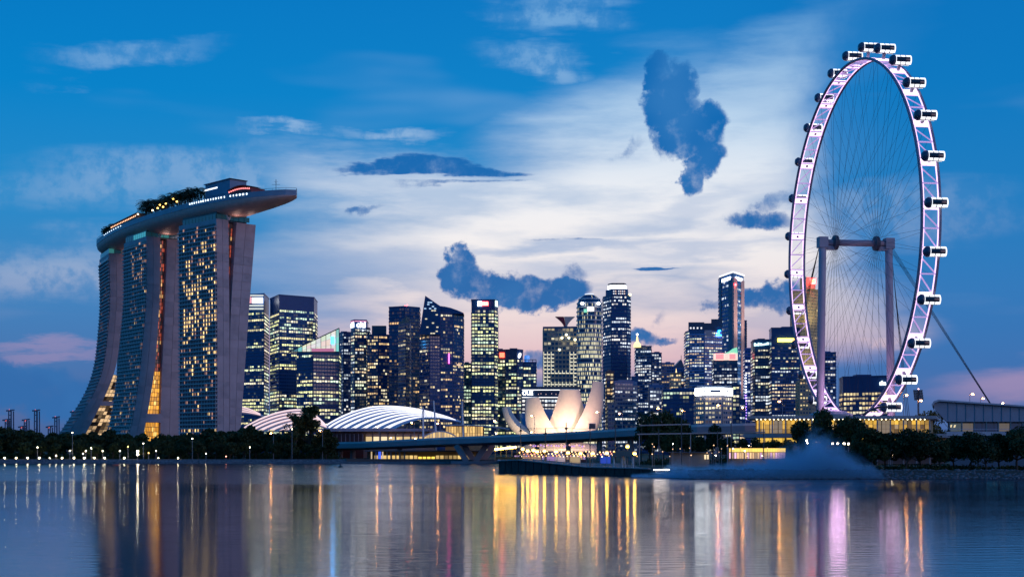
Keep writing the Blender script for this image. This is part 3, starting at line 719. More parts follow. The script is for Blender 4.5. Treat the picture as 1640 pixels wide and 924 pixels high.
# -------- rooftop garden on the deck
G_ = 'palms and shrubs of the rooftop garden'
pr = [tree_proto('rooftop_palm', 'palm', 'palm', 'bushy palm of the rooftop garden on the hotel deck', G_, (0, 0, 0), h=6.5, seed=90 + i, nf=22, fl=4.6) for i in range(2)]
sp = []
for s in list(np.arange(101, 204, 2.3)):
    off = rnd.uniform(5, 16); p = deck_at(s + rnd.uniform(-2, 2), off); sp.append((p.x, p.y, DECKZ, rnd.uniform(1.2, 2.0)))
row_of(pr, sp, G_)
G_ = 'round trees at the blunt deck end'
pr = [tree_proto('rooftop_tree', 'tree', 'tree', 'dense rooftop tree near the blunt end of the hotel deck', G_, (0, 0, 0), h=14, cr=6.2, seed=95, nl=1300, leaf=.6, trunk=.2)]
sp = [(*deck_at(s, o_), DECKZ, q) for s, o_, q in ((292, 8, .75), (300, 12, .8), (307, 9, .85), (314, 13, .8), (320, 9, .85), (327, 12, .8), (334, 8, .75), (341, 6, .6), (348, 3, .45), (270, 3, .7), (255, 2, .7), (240, 3, .7), (225, 4, .75))]
row_of(pr, sp, G_)
for k, (s, o_, z, c) in enumerate(((345, 11, 4, 'w'), (172, 17, 4, 'w'), (162, 17, 4.4, 'y'), (158, 17, 6.5, 'y'), (152, 17, 4, 'y'), (147, 17, 6, 'y'), (134, 17, 8, 'y'), (128, 17, 5, 'y'), (203, 17, 5, 'w'))):
    p = deck_at(s, o_); mb = MB(); mb.tube([(p.x, p.y, DECKZ), (p.x, p.y, DECKZ + z)], .1, 5)
    t = thing('garden_lamp', 'small yellow-white lamp glowing among the rooftop palms', 'lamp', (p.x, p.y, DECKZ), 'lamps of the rooftop garden')
    mb.build('post', STEEL, t); g = MB(); g.lathe((p.x, p.y, DECKZ + z), [(.1, -.5), (.7, -.3), (.8, .2), (.5, .7), (.1, .8)], 10)
    g.build('globe', lamp_mat('garden_lamp_' + c, (1, .60, .12) if c == 'y' else (1, .74, .42), 5), t)

# ================================================================== the business district
def text_on(root, txt, P0, P1, z0, z1, m, name='sign_letters', out=.7, bold=0.0):
    """lettering stretched over the rectangle P0-P1 (plan points, left to right) between z0 and z1"""
    cu = bpy.data.curves.new('txt', 'FONT'); cu.body = txt; cu.extrude = .06; cu.offset = bold; cu.size = 1
    tmp = bpy.data.objects.new('txt', cu); col.objects.link(tmp); bpy.context.view_layer.update()
    me = bpy.data.meshes.new_from_object(tmp.evaluated_get(bpy.context.evaluated_depsgraph_get()))
    bpy.data.objects.remove(tmp); bpy.data.curves.remove(cu)
    vs = [v.co.copy() for v in me.vertices]; x0, x1 = min(v.x for v in vs), max(v.x for v in vs); y0, y1 = min(v.y for v in vs), max(v.y for v in vs)
    P0 = Vector(P0[:2]); P1 = Vector(P1[:2]); d = P1 - P0; n = Vector((d.y, -d.x)).normalized(); o = ORG[root]
    for v, c in zip(me.vertices, vs):
        p = P0 + d * ((c.x - x0) / (x1 - x0)) + n * (out + c.z * 4); v.co = (p.x - o.x, p.y - o.y, z0 + (z1 - z0) * (c.y - y0) / (y1 - y0) - o.z)
    me.materials.clear(); me.materials.append(m); me.name = name
    return link(name, me, root)
PAL = {'green': [(.98, 1.0, .42), (.90, .98, .52), (1.0, .88, .42), (.75, .98, .66), (1.0, .92, .60)], 'warm': [(1.0, .78, .36), (1.0, .66, .28), (1.0, .88, .55)],
       'white': [(.90, .97, 1.0), (1.0, .97, .88), (.82, .93, 1.0)], 'amber': [(1.0, .60, .22), (1.0, .72, .35)], 'mix': [(1.0, .9, .6), (.85, .95, 1.0), (1.0, .72, .40), (.9, 1.0, .65)]}
class Lit:
    """which panes of a facade are lit: whole stretches of an office floor at a time"""
    def __init__(s, seed, full=.25, part=.35, pal='green', gain=1.0, dark=(), spark=.02):
        s.r = random.Random(seed); s.full = full; s.part = part; s.pal = PAL[pal]; s.g = gain; s.dark = dark; s.k = {}; s.spark = spark
    def row(s, j, nb, f):
        r = s.r; out = []
        if any(a <= f <= b for a, b in s.dark): return [(0, 0, 0)] * nb
        q = r.random(); c = r.choice(s.pal); on = False
        pon, poff = (.85, .10) if q < s.full else ((.25, .35) if q < s.full + s.part else (s.spark, .7))
        on = r.random() < pon / (pon + poff)
        for i in range(nb):
            if r.random() < (poff if on else pon): on = not on
            if r.random() < .08: c = r.choice(s.pal)
            k = s.g * r.uniform(.30, 1.0) ** 1.3 * 1.35 if on else (s.g * r.uniform(.015, .06) if r.random() < .3 else 0)
            out.append((c[0] * k, c[1] * k, c[2] * k))
        return out
def plan(pts, depth, skew=0.0):
    f = [Vector((XX(p, y), y)) for p, y in pts]
    back = [Vector((q.x * (1 + depth / q.y * .6) + skew, max(p.y for p in f) + depth)) for q in (f[-1], f[0])]
    return f, f + back
CITY_MATS = {}
def wallm(c, rough=.35):
    k = (c, rough)
    if k not in CITY_MATS: CITY_MATS[k] = mat('tower_wall_%d' % len(CITY_MATS), c, rough, vary=.1, scale=.05, spec=.22)
    return CITY_MATS[k]
def facade(rows, clad, P0, P1, z0, z1, fh, bay, lit, wh=.58, mull=.0, margin=.6, spand=.45):
    d = (P1 - P0); L_ = d.length; d = d / L_; n = Vector((d.y, -d.x)); nb = max(1, round((L_ - 2 * margin) / bay)); bw = (L_ - 2 * margin) / nb; nf = max(1, int(round((z1 - z0) / fh)))
    fh = (z1 - z0) / nf
    def pt(s, o, z): return (P0.x + d.x * s + n.x * o, P0.y + d.y * s + n.y * o, z)
    for j in range(nf):
        zb = z0 + j * fh; za = zb + fh * (1 - wh); zc = zb + fh - .02; cs = lit.row(j, nb, (j + .5) / nf)
        mb = rows.setdefault(j, MB())
        for i in range(nb):
            s0 = margin + i * bw + .12 * bw; s1 = margin + (i + 1) * bw - .12 * bw
            zl = za + (zc - za) * lit.r.uniform(0, .5) if max(cs[i]) > .1 and lit.r.random() < .45 else za
            mb.face([pt(s0, .10, zl), pt(s1, .10, zl), pt(s1, .10, zc), pt(s0, .10, zc)], cs[i])
            if zl > za: mb.face([pt(s0, .10, za), pt(s1, .10, za), pt(s1, .10, zl), pt(s0, .10, zl)], tuple(.12 * x for x in cs[i]))
        q = [(0, spand), (L_, spand)]
        clad.face([pt(0, spand, zb), pt(L_, spand, zb), pt(L_, spand, za), pt(0, spand, za)]); clad.face([pt(0, spand, za), pt(L_, spand, za), pt(L_, 0, za), pt(0, 0, za)]); clad.face([pt(0, 0, zb), pt(L_, 0, zb), pt(L_, spand, zb), pt(0, spand, zb)])
    if mull:
        for i in range(nb + 1):
            s = margin + i * bw; w = mull / 2; o = spand + .08
            clad.face([pt(s - w, o, z0), pt(s + w, o, z0), pt(s + w, o, z1), pt(s - w, o, z1)]); clad.face([pt(s - w, 0, z0), pt(s - w, o, z0), pt(s - w, o, z1), pt(s - w, 0, z1)]); clad.face([pt(s + w, o, z0), pt(s + w, 0, z0), pt(s + w, 0, z1), pt(s + w, o, z1)])
def block(name, label, pts, ytop, depth=38, fh=4.0, bay=3.2, lit=None, wall=(.05, .07, .11), clad=None, wh=.58, mull=0., ztopwin=None, cat='building', root=None, zbase=None, roofbox=True, wall_rough=.3, faces=None, spand=.45, seed=None, win=None, skew=0.0, yw=None):
    """an office tower: core, cladding bands, window rows, roof parapet; ytop is a photo row read at the first point's depth"""
    f, poly = plan(pts, depth, skew); Yr = pts[len(pts) // 2][1]; zt = ZZ(ytop, Yr); z0 = zbase if zbase is not None else GZ
    t = root or thing(name, label, cat, (sum(p.x for p in poly) / len(poly), sum(p.y for p in poly) / len(poly), z0))
    bl = lambda c: (c[0] * .55, c[1] * 1.35, c[2] * 2.2) if c[2] > c[0] * 1.3 else c
    wm = wallm(bl(wall), wall_rough); cm = wallm(bl(clad or wall), .45)
    mb = MB(); mb.prism(poly, z0, zt); mb.build('core', wm, t)
    rows = {}; cl = MB(); lit = lit or Lit(hash(label) % 1000)
    zw = ZZ(yw, Yr) if yw else zt - 1.5
    n = len(f)
    edges = [(f[i], f[i + 1]) for i in range(n - 1)] + [(poly[-1], f[0]), (f[-1], poly[n])]
    for k, (a, b) in enumerate(edges):
        if k >= n - 1:                                   # flanks: only where they turn towards the bay
            nrm = Vector(((b - a).y, -(b - a).x)); 
            if nrm.dot(-(a + b) / 2) < -.25 * nrm.length * a.length: continue
        if (b - a).length < 2.5: continue
        facade(rows, cl, a, b, z0 + 2, zw, fh, bay, lit, wh, mull, spand=spand)
    for j in sorted(rows): tag(rows[j].build('window_row', win or WIN, t), kind='stuff')
    if cl.f: cl.build('cladding', cm, t)
    rf = MB(); m_ = 1.2
    for i in range(len(poly)):
        a, b = poly[i], poly[(i + 1) % len(poly)]; rf.beam((a.x, a.y, zt + .6), (b.x, b.y, zt + .6), .8, 1.2)
    rf.build('parapet', wm, t)
    if roofbox:
        r = random.Random(int(zt * 7)); c = sum(poly, Vector((0, 0))) / len(poly); w = (f[-1] - f[0]).length
        pb = MB(); pb.box((c.x + r.uniform(-.1, .1) * w, c.y, zt + 1.6), (w * r.uniform(.3, .5), depth * .4, 3.2)); pb.build('plant_room', cm, t)
    return t, f, poly, zt
def slab_sign(t, P0, P1, z0, z1, m, name='sign_panel', out=.65, thick=.4):
    P0 = Vector(P0[:2]); P1 = Vector(P1[:2]); d = (P1 - P0); n = Vector((d.y, -d.x)).normalized(); mb = MB()
    a, b = P0 + n * out, P1 + n * out; mb.prism([a, b, b - n * thick, a - n * thick], z0, z1); return mb.build(name, m, t)
def on(px, Y): return Vector((XX(px, Y), Y))
def onedge(a, b, f0, f1): return a.lerp(b, f0), a.lerp(b, f1)
E_WHITE = lamp_mat('sign_white', (.95, .98, 1.0), 4, False); E_RED = lamp_mat('sign_red', (1.0, .03, .03), 22, False); E_CYAN = lamp_mat('sign_cyan', (.015, .36, 1.0), 16, False)
E_BLUE = lamp_mat('sign_blue', (.004, .09, 1.0), 22, False); E_YEL = lamp_mat('sign_yellow', (1.0, .50, .04), 10, False); E_GRN = lamp_mat('sign_green', (.25, .9, .45), .8, False); E_GOLD = lamp_mat('gold_light', (1.0, .66, .20), 2.0, False)
E_PINK = lamp_mat('sign_pink', (1.0, .06, .35), 9, False); E_VIO = lamp_mat('violet_light', (.45, .20, 1.0), 4, False); E_FLOOD = lamp_mat('flood_white', (1.0, .97, .9), 1.5, False)
NAVY = (.035, .060, .105); BLUEG = (.05, .09, .15); SLATE = (.11, .13, .18)

# 1: tower behind the hotel with a white glowing crown panel
t, f, p, zt = block('office_tower', 'tower beside the hotel with a glowing white and red crown panel', [(384, 1760), (423, 1740)], 471, lit=Lit(1, .40, .35, 'green', 1.0, dark=((.62, .72), (.80, .86))), wall=NAVY, yw=500, clad=(.06, .09, .13))
slab_sign(t, on(404, 1738), on(421, 1738), ZZ(486, 1740), ZZ(477, 1740), E_WHITE); slab_sign(t, on(396, 1739), on(403, 1738), ZZ(486, 1740), ZZ(476, 1740), lamp_mat('sign_rose', (1, .35, .3), .9, False))
for y0, y1 in ((474.5, 472.5), (491, 488.5), (496, 493.5)): slab_sign(t, on(395, 1738.6), on(422, 1738), ZZ(y0, 1740), ZZ(y1, 1740), lamp_mat('crown_glow', (.95, .95, .75), .75, False), 'crown_light')
# 2: broad tower with a dark crown and chamfered corner
t, f, p, zt = block('office_tower', 'broad blue-glass tower with a blank dark top storey band', [(432.5, 1745), (447, 1700), (503, 1730)], 473, lit=Lit(2, .45, .3, 'green', 1.0, dark=((.44, .56),)), wall=NAVY, yw=496, clad=(.05, .085, .14))
block('', 'x', [(500, 1720), (506, 1722)], 515, root=t, depth=30, lit=Lit(21, .4, .3, 'green'), wall=NAVY, roofbox=False)
# 3: sloping glazed crown
t, f, p, zt = block('office_tower', 'lower tower crowned by a bright sloping glass sail', [(475, 1640), (501, 1620), (543, 1635)], 563, depth=34, lit=Lit(3, .5, .25, 'green', 1.05, dark=((.80, .92),)), wall=NAVY, clad=(.05, .085, .13), roofbox=False, yw=568)
cr = MB(); GLOW = window_mat('crown_glass', (.10, .12, .12), .2); r_ = random.Random(4)
def crown_top(px): return interp([(463, 563.4), (543, 526)], px)
xs = [463, 470, 477, 484, 491, 498, 506, 514, 522, 530, 538, 543]
for i in range(len(xs) - 1):
    a, b = xs[i] + .25, xs[i + 1] - .25; Y = 1618; k = .0 if a < 476 else r_.uniform(.75, 1.05)
    cc = (k * .95, k * .95, k * .80) if i not in (2, 10) else (.25, .62, .60)
    for q in range(3):
        def yy(px, f_): return 563 + (crown_top(px) - 563) * f_
        cr.face([W(a, yy(a, q / 3 + .01), Y), W(b, yy(b, q / 3 + .01), Y), W(b, yy(b, (q + 1) / 3 - .01), Y), W(a, yy(a, (q + 1) / 3 - .01), Y)], tuple(x * r_.uniform(.8, 1.1) for x in cc) if k else (.05, .16, .22))
cr.build('glass_sail', GLOW, t); fr = MB()
for x in xs: fr.beam(W(x, 564, 1617.4), W(x, crown_top(x), 1617.4), .5)
fr.beam(W(462, 564, 1617.2), W(543.5, 525.5, 1617.2), 1.0, 1.0); fr.beam(W(462, 564, 1617.2), W(543.5, 563.5, 1617.2), .8); fr.beam(W(543.2, 525.5, 1617.2), W(543.2, 564, 1617.2), .7)
fr.beam(W(543, 526, 1618), W(543, 530, 1650), .8); fr.build('sail_frame', STEEL, t)
slab_sign(t, on(530.5, 1616.8), on(535.5, 1616.8), ZZ(551, 1617), ZZ(539, 1617), E_CYAN, 'logo'); slab_sign(t, on(499, 1616.5), on(535, 1616.5), ZZ(563, 1617), ZZ(558, 1617), lamp_mat('sign_dull_red', (.55, .10, .14), .8, False), 'sign_panel')
# 4: cluster with the bank sign
t, f, p, zt = block('office_tower', 'slim rounded tower stepped beside the bank-sign tower', [(543, 1860), (550, 1840), (562, 1845)], 532.5, depth=30, lit=Lit(5, .1, .5, 'white', .7), wall=NAVY, bay=2.6)
t, f, p, zt = block('office_tower', 'speckled tower with short white lettering and a rosy strip on its crown', [(562, 1795), (568, 1780), (587, 1785)], 513, depth=30, lit=Lit(6, .25, .5, 'mix', .95), wall=NAVY, bay=2.6, yw=527, roofbox=False)
block('', 'x', [(586, 1795), (592, 1796)], 526, root=t, depth=26, lit=Lit(61, .2, .4, 'mix'), wall=NAVY, roofbox=False)
text_on(t, 'citi', on(571, 1779.5), on(585, 1783.5), ZZ(524.5, 1780), ZZ(515.5, 1780), E_WHITE, bold=.02); text_on(t, 'citi', on(562.4, 1792), on(567.4, 1782), ZZ(524.5, 1785), ZZ(516, 1785), E_WHITE, bold=.02)
slab_sign(t, on(562, 1793), on(567.8, 1779), ZZ(515, 1780), ZZ(513.6, 1780), lamp_mat('sign_rosy', (1, .3, .45), .9, False), 'sign_light'); slab_sign(t, on(568.4, 1779), on(586.5, 1784), ZZ(515, 1780), ZZ(513.6, 1780), lamp_mat('sign_rosy', (1, .3, .45), .9, False), 'sign_light')
t, f, p, zt = block('office_tower', 'speckled block with a plain box on its roof beside the bank sign', [(588, 1770), (606, 1765), (624, 1772)], 536.5, depth=34, lit=Lit(7, .30, .4, 'warm', .95), wall=NAVY, bay=2.6, roofbox=False)
mb = MB(); mb.prism([on(595.5, 1772), on(618.6, 1772), on(619, 1800), on(596.5, 1800)], ZZ(537, 1772) + .3, ZZ(521.5, 1772)); mb.build('plant_room', wallm((.07, .11, .18)), t)
# 5: dark tall tower
t, f, p, zt = block('office_tower', 'tall dark glass tower with a red-lit crane on its flat roof', [(623, 1700), (648, 1690), (672, 1705)], 491.5, lit=Lit(8, .06, .16, 'amber', .75, spark=.03), wall=(.03, .05, .095), clad=(.03, .055, .10), roofbox=False)
mb = MB(); mb.beam(W(646, 491, 1700), W(653, 488.5, 1700), .9); mb.beam(W(648, 492.5, 1700), W(648, 489.5, 1700), .8); mb.build('roof_crane', E_RED, t)
# 6: wedge tower in front
t, f, p, zt = block('residential_tower', 'slim teal glass wedge with a slanted top in front of the dark tower', [(638, 1625), (650, 1605), (656, 1612)], 519, depth=26, lit=Lit(9, .05, .15, 'warm', .7), wall=(.045, .09, .14), clad=(.045, .09, .14), roofbox=False)
mb = MB(); zb = ZZ(519, 1605) + 1.2; mb.prism([on(638, 1625), on(650, 1605), on(656, 1612), on(655, 1640), on(640, 1645)], zb, [ZZ(517, 1625), ZZ(507, 1605), ZZ(508, 1612), ZZ(509, 1640), ZZ(517, 1645)]); mb.build('slanted_top', wallm((.05, .11, .16)), t)
# 7: the sail pair
t, f, p, zt = block('residential_tower', 'dark glass sail tower rising to a sharp pointed tip', [(672, 1560), (688, 1540), (705, 1545)], 536, depth=28, lit=Lit(10, .04, .2, 'warm', .85, spark=.05), wall=(.028, .055, .105), clad=(.035, .06, .11), roofbox=False, bay=2.8, fh=3.6)
mb = MB(); q = [(671.4, 536), (705, 536), (705, 490), (681, 473.5)]
mb.add([W(x, y, 1538) for x, y in q] + [W(x, y, 1538) + Vector((0, 26, 0)) for x, y in q], [(0, 1, 2, 3), (7, 6, 5, 4), (0, 4, 5, 1), (1, 5, 6, 2), (2, 6, 7, 3), (3, 7, 4, 0)]); mb.build('pointed_crown', wallm((.016, .075, .23)), t)
pn = MB(); r_ = random.Random(12)
for yy in np.arange(480, 536, 3.3):
    x0 = interp([(473.5, 681), (536, 671.6)], yy) + 1.2; x1 = interp([(473.5, 681), (490, 705), (536, 705)], yy) - 1.2
    for k in range(int((x1 - x0) / 4)):
        a = x0 + k * 4.0; l = r_.random(); c = (.5, .75, 1.0) if yy < 494 and l < .3 else ((.9, .8, .5) if l < .09 else (0, 0, 0)); pn.face([W(a, yy + 1.9, 1537.6), W(a + 3.4, yy + 1.9, 1537.6), W(a + 3.4, yy, 1537.6), W(a, yy, 1537.6)], tuple(.8 * z for z in c))
pn.build('crown_window', WIN, t)
t, f, p, zt = block('residential_tower', 'dark rounded-top glass tower joined to the pointed sail', [(705, 1545), (725, 1550), (742.4, 1570)], 502, depth=28, lit=Lit(13, .05, .25, 'warm', .85, spark=.05), wall=(.035, .055, .10), clad=(.05, .06, .11), roofbox=False, bay=2.8, fh=3.6)
mb = MB(); qx = [705, 713, 722, 732, 742.4]; qy = [490, 491, 493, 496.5, 501]
mb.add([W(x, 502.5, 1549) for x in qx] + [W(x, y, 1549) for x, y in zip(qx, qy)] + [W(x, 502.5, 1549) + Vector((0, 24, 0)) for x in qx] + [W(x, y, 1549) + Vector((0, 24, 0)) for x, y in zip(qx, qy)],
       [(i, i + 1, 6 + i, 5 + i) for i in range(4)] + [(10 + i, 15 + i, 16 + i, 11 + i) for i in range(4)] + [(5 + i, 6 + i, 16 + i, 15 + i) for i in range(4)] + [(0, 5, 15, 10), (4, 14, 19, 9)]); mb.build('curved_crown', wallm((.02, .08, .22)), t)
slab_sign(t, on(718.2, 1546.5), on(719.6, 1546.8), ZZ(582, 1547), ZZ(566, 1547), E_PINK, 'sign_light')
slab_sign(t, on(708, 1546), on(737, 1560), ZZ(584.5, 1547), ZZ(582, 1547), lamp_mat('refuge_light', (1.0, .6, .25), .9, False), 'refuge_floor_light')
# 8
t, f, p, zt = block('office_tower', 'square tower with a red and white lit sign on its dark crown', [(755, 1650), (792, 1650), (797.4, 1664)], 481, depth=44, lit=Lit(14, .55, .25, 'green', 1.05, dark=((.37, .40), (.47, .52))), wall=(.03, .05, .085), clad=(.035, .055, .09), yw=497, roofbox=False, mull=.0)
slab_sign(t, on(765, 1649), on(771.5, 1649), ZZ(490.5, 1650), ZZ(482.5, 1650), E_WHITE); slab_sign(t, on(772, 1649), on(782, 1649), ZZ(489.5, 1650), ZZ(483.5, 1650), E_RED); slab_sign(t, on(793, 1651.5), on(796.4, 1660), ZZ(491, 1655), ZZ(481.5, 1655), lamp_mat('sign_mint', (.75, 1, .85), 1.6, False))
[slab_sign(t, on(x, 1648.4), on(x + 2, 1648.4), ZZ(488.5, 1650), ZZ(484.5, 1650), lamp_mat('sign_amber', (1, .6, .25), 2, False), 'sign_letter') for x in (773, 776.2, 779.4)]
# 9
block('office_block', 'low green-topped block in the gap left of the square tower', [(742, 1680), (755, 1680)], 583, lit=Lit(15, .5, .3, 'green', 1.0), wall=(.06, .10, .10))
# 10
t, f, p, zt = block('office_tower', 'low tower edged by a bright blue light strip and red sign', [(788, 1700), (809.5, 1695)], 561, lit=Lit(16, .35, .4, 'green', .95), wall=(.05, .05, .09), yw=577)
slab_sign(t, on(794.8, 1693), on(797.4, 1693), ZZ(592, 1695), ZZ(560, 1695), E_BLUE, 'light_strip'); slab_sign(t, on(794.8, 1692.6), on(797.4, 1692.6), ZZ(562, 1695), ZZ(556.5, 1695), E_WHITE, 'light_strip'); slab_sign(t, on(800, 1693), on(808, 1693), ZZ(572.5, 1695), ZZ(565, 1695), lamp_mat('sign_scarlet', (1, .05, .02), 9, False))
t, f, p, zt = block('office_tower', 'dark slab with a slanted white oval logo near its top', [(809.5, 1680), (828, 1675), (837.5, 1685)], 560.5, lit=Lit(17, .35, .35, 'green', .95), wall=(.055, .05, .085), yw=576)
mb = MB(); c = W(832.2, 569, 1676); rr = [(c + Vector((math.cos(a) * 1.6 + math.sin(a) * .7, 0, math.sin(a) * 3.0))) for a in np.linspace(0, 2 * math.pi, 20, endpoint=False)]; mb.add([q for q in rr] + [q + Vector((0, .5, 0)) for q in rr], [tuple(range(20))] + [(i, 20 + i, 20 + (i + 1) % 20, (i + 1) % 20) for i in range(20)]); mb.build('logo', E_WHITE, t)
t, f, p, zt = block('office_tower', 'lowest of the cluster, open roof frame and blue-lit tank', [(837.5, 1690), (859, 1690)], 581, lit=Lit(18, .4, .35, 'green', .95), wall=(.05, .06, .10), roofbox=False)
fr = MB()
for x in (841, 847, 853, 858.6): fr.beam(W(x, 581, 1691), W(x, 576, 1691), .7)
fr.beam(W(838, 576, 1691), W(859, 576, 1691), .8); fr.build('roof_frame', STEEL, t); q = MB(); q.lathe(W(844, 580, 1700), [(3.2, 0), (3.2, 7), (2.6, 8)], 14); q.build('roof_tank', lamp_mat('tank_blue', (.05, .3, 1), .7, False), t)
# 11: the long low building behind the museum
t, f, p, zt = block('office_block', 'low dark block with three white letters and glowing edge lines behind the museum', [(835, 1420), (930, 1420)], 621, depth=30, lit=Lit(19, .7, .2, 'white', .8), wall=(.03, .03, .045), yw=640, roofbox=False)
text_on(t, 'OUE', on(836.5, 1419), on(853.5, 1419), ZZ(632.8, 1420), ZZ(625.6, 1420), E_WHITE, bold=.03)
for y in (624.3, 636.3): slab_sign(t, on(836, 1419), on(929, 1419), ZZ(y + .6, 1420), ZZ(y - .6, 1420), E_FLOOD, 'edge_light')
for i, x in enumerate((862, 866, 874, 883, 890)): slab_sign(t, on(x, 1418.6), on(x + .9, 1418.6), ZZ(632 - i % 2, 1420), ZZ(630.6 - i % 2, 1420), lamp_mat('spot_rose', (1, .6, .5), 1, False), 'downlight')
# 12: lit frame building with two horns
t, f, p, zt = block('office_tower', 'white gridded tower with a pair of red and cream horns on top', [(870, 1950), (925, 1945)], 524, depth=40, fh=6.2, bay=5.0, lit=Lit(20, .35, .3, 'warm', .55, dark=((.45, .80),)), wall=(.05, .09, .13), clad=(.30, .31, .30), wh=.62, mull=1.2, roofbox=False)
fb = MB(); r_ = random.Random(9)
for yy in range(563, 622, 6):
    for xx in range(870, 922, 6):
        if 885 < xx < 908 and yy < 590 or (880 < xx < 918 and 596 < yy < 610): continue
        fb.face([W(xx + .5, yy + 5.2, 1943.6), W(xx + 5.3, yy + 5.2, 1943.6), W(xx + 5.3, yy + 3.9, 1943.6), W(xx + .5, yy + 3.9, 1943.6)], (1.0, .93, .66)); fb.face([W(xx + .4, yy + 4, 1943.6), W(xx + 1.3, yy + 4, 1943.6), W(xx + 1.3, yy, 1943.6), W(xx + .4, yy, 1943.6)], (.75, .72, .52))
tag(fb.build('frame_light', WIN, t), kind='stuff')
lt = MB()
for x, y in ((900, 541), (911, 541), (921, 544), (896, 560), (907, 536)): lt.lathe(W(x, y, 1942), [(.2, -1.6), (1.7, -.6), (1.7, .6), (.2, 1.6)], 8)
lt.build('floodlight', lamp_mat('flood_warm', (1, .86, .5), 4, False), t)
for sgn, mm, xa, xb, xm in ((-1, mat('horn_red', (.30, .02, .04), .5), 892, 903, 906), (1, mat('horn_cream', (.70, .55, .48), .5), 903.5, 918.5, 906)):
    hb = MB(); rows_ = []
    for i in range(7):
        f_ = i / 6; y = 523 - 16 * f_; a = xm + (xa - xm) * f_ ** 1.6 - (2.5 if sgn < 0 else -.2); b = xm + (xb - xm) * f_ ** 1.6 + (2.5 if sgn > 0 else -.2); rows_.append([W(a, y, 1955), W(b, y, 1955)])
    hb.grid(rows_); hb.grid([[q[0] + Vector((0, 8, 0)), q[0]] for q in rows_]); hb.grid([[q[1], q[1] + Vector((0, 8, 0))] for q in rows_]); hb.grid([[q[1] + Vector((0, 8, 0)), q[0] + Vector((0, 8, 0))] for q in rows_]); hb.build('roof_horn', mm, t)
# 13: round tower
def round_tower():
    Y = 1880; cx = XX(945, Y); cy_ = Y + 17; rad = 16.5; ztop = ZZ(470, Y); zs = ZZ(489, Y)
    t = thing('round_tower', 'rounded tower of pale horizontal bands with a domed top', 'building', (cx, cy_, GZ)); r = random.Random(31)
    def rr(z): return rad if z < zs else rad * math.sqrt(max(.05, 1 - ((z - zs) / (ztop - zs)) ** 2 * .86))
    core = MB(); prof = [(rad - .5, 0)] + [(rr(z) - .5, z - GZ) for z in np.linspace(zs, ztop, 8)]; core.lathe((cx, cy_, GZ), prof, 36); core.build('core', wallm((.05, .07, .10)), t)
    bandm = mat('pale_band', (.55, .56, .60), .5); fh = 5.6; nf = int((ztop - GZ) / fh)
    for j in range(nf):
        z = GZ + j * fh; b = MB(); b.lathe((cx, cy_, z), [(rr(z) - .6, 0), (rr(z) + .7, .1), (rr(z + 1.6) + .7, 1.6), (rr(z + 1.6) - .6, 1.7)], 36); b.build('floor_band', bandm, t)
        w = MB(); n = 40; f = z / ztop
        for i in range(n):
            a0, a1 = math.pi + math.pi * i / n * 1.0, math.pi + math.pi * (i + .82) / n; ra, rb = rr(z + 1.8) - .1, rr(z + 5.5) - .1
            mid = 1 - abs(i - n / 2 - 1) / (n / 2); on_ = r.random() < (.25 + .6 * mid if f < .80 else .2) * (1 if j % 7 else .3); k = r.uniform(.35, 1.0) * (1 if f < .62 else .7); c = (1.0 * k, .93 * k, .58 * k) if on_ else (0, 0, 0)
            w.face([(cx + ra * math.cos(a0), cy_ + ra * math.sin(a0), z + 1.75), (cx + ra * math.cos(a1), cy_ + ra * math.sin(a1), z + 1.75), (cx + rb * math.cos(a1), cy_ + rb * math.sin(a1), z + 5.5), (cx + rb * math.cos(a0), cy_ + rb * math.sin(a0), z + 5.5)], c)
        tag(w.build('window_row', WIN, t), kind='stuff')
    cp = MB(); cp.lathe((cx, cy_, ztop - .4), [(6, 0), (6, 1.4), (5, 1.8)], 20); cp.build('roof_cap', lamp_mat('cap_light', (.9, .95, 1), .9, False), t)
    for x, y in ((932.5, 486), (958.5, 486)): q = MB(); q.lathe(W(x, y, Y - 1), [(.2, -2.2), (2.3, -1), (2.3, 1), (.2, 2.2)], 10); q.build('floodlight', E_WHITE, t)
    slab_sign(t, on(941, Y - .2), on(950.5, Y - .2), ZZ(498, Y), ZZ(492, Y), E_WHITE); slab_sign(t, on(935, Y), on(940, Y - .2), ZZ(500.5, Y), ZZ(495, Y), E_GRN)
round_tower()
# 14
t, f, p, zt = block('office_tower', 'tall dark chamfered tower with a white-lit band under its cap', [(966, 2080), (979, 2050), (1004, 2050), (1010, 2062)], 473, depth=42, fh=5, lit=Lit(22, .28, .30, 'white', .95, dark=((.50, .62), (.22, .28))), wall=(.04, .055, .10), clad=(.05, .055, .10), wh=.5, roofbox=False)
mb = MB(); mb.prism([on(970, 2075), on(980, 2053), on(1001, 2053), on(1006, 2064), on(1004, 2085), on(974, 2087)], ZZ(473, 2050) + 1.3, ZZ(462, 2050)); mb.build('upper_storey', wallm((.02, .075, .22)), t)
mb = MB(); mb.prism([on(973, 2066), on(980, 2055), on(1000, 2055), on(1003.5, 2064), on(1002, 2083), on(975, 2083)], ZZ(462, 2050) + .1, ZZ(455.8, 2050)); mb.build('lit_band', E_WHITE, t)
mb = MB(); mb.prism([on(973.6, 2064), on(980, 2053), on(1000, 2053), on(1003, 2062), on(1001, 2085), on(975, 2085)], ZZ(455.8, 2050) + .1, ZZ(453, 2050)); mb.build('roof_cap', wallm((.03, .045, .08)), t)
pn = MB()
for y in (465.5, 469.5):
    for x in (982, 985, 990, 993, 996, 999): pn.face([W(x, y + 1.6, 2052.4), W(x + 2, y + 1.6, 2052.4), W(x + 2, y, 2052.4), W(x, y, 2052.4)], (1, .75, .6) if x % 2 else (.9, .95, 1))
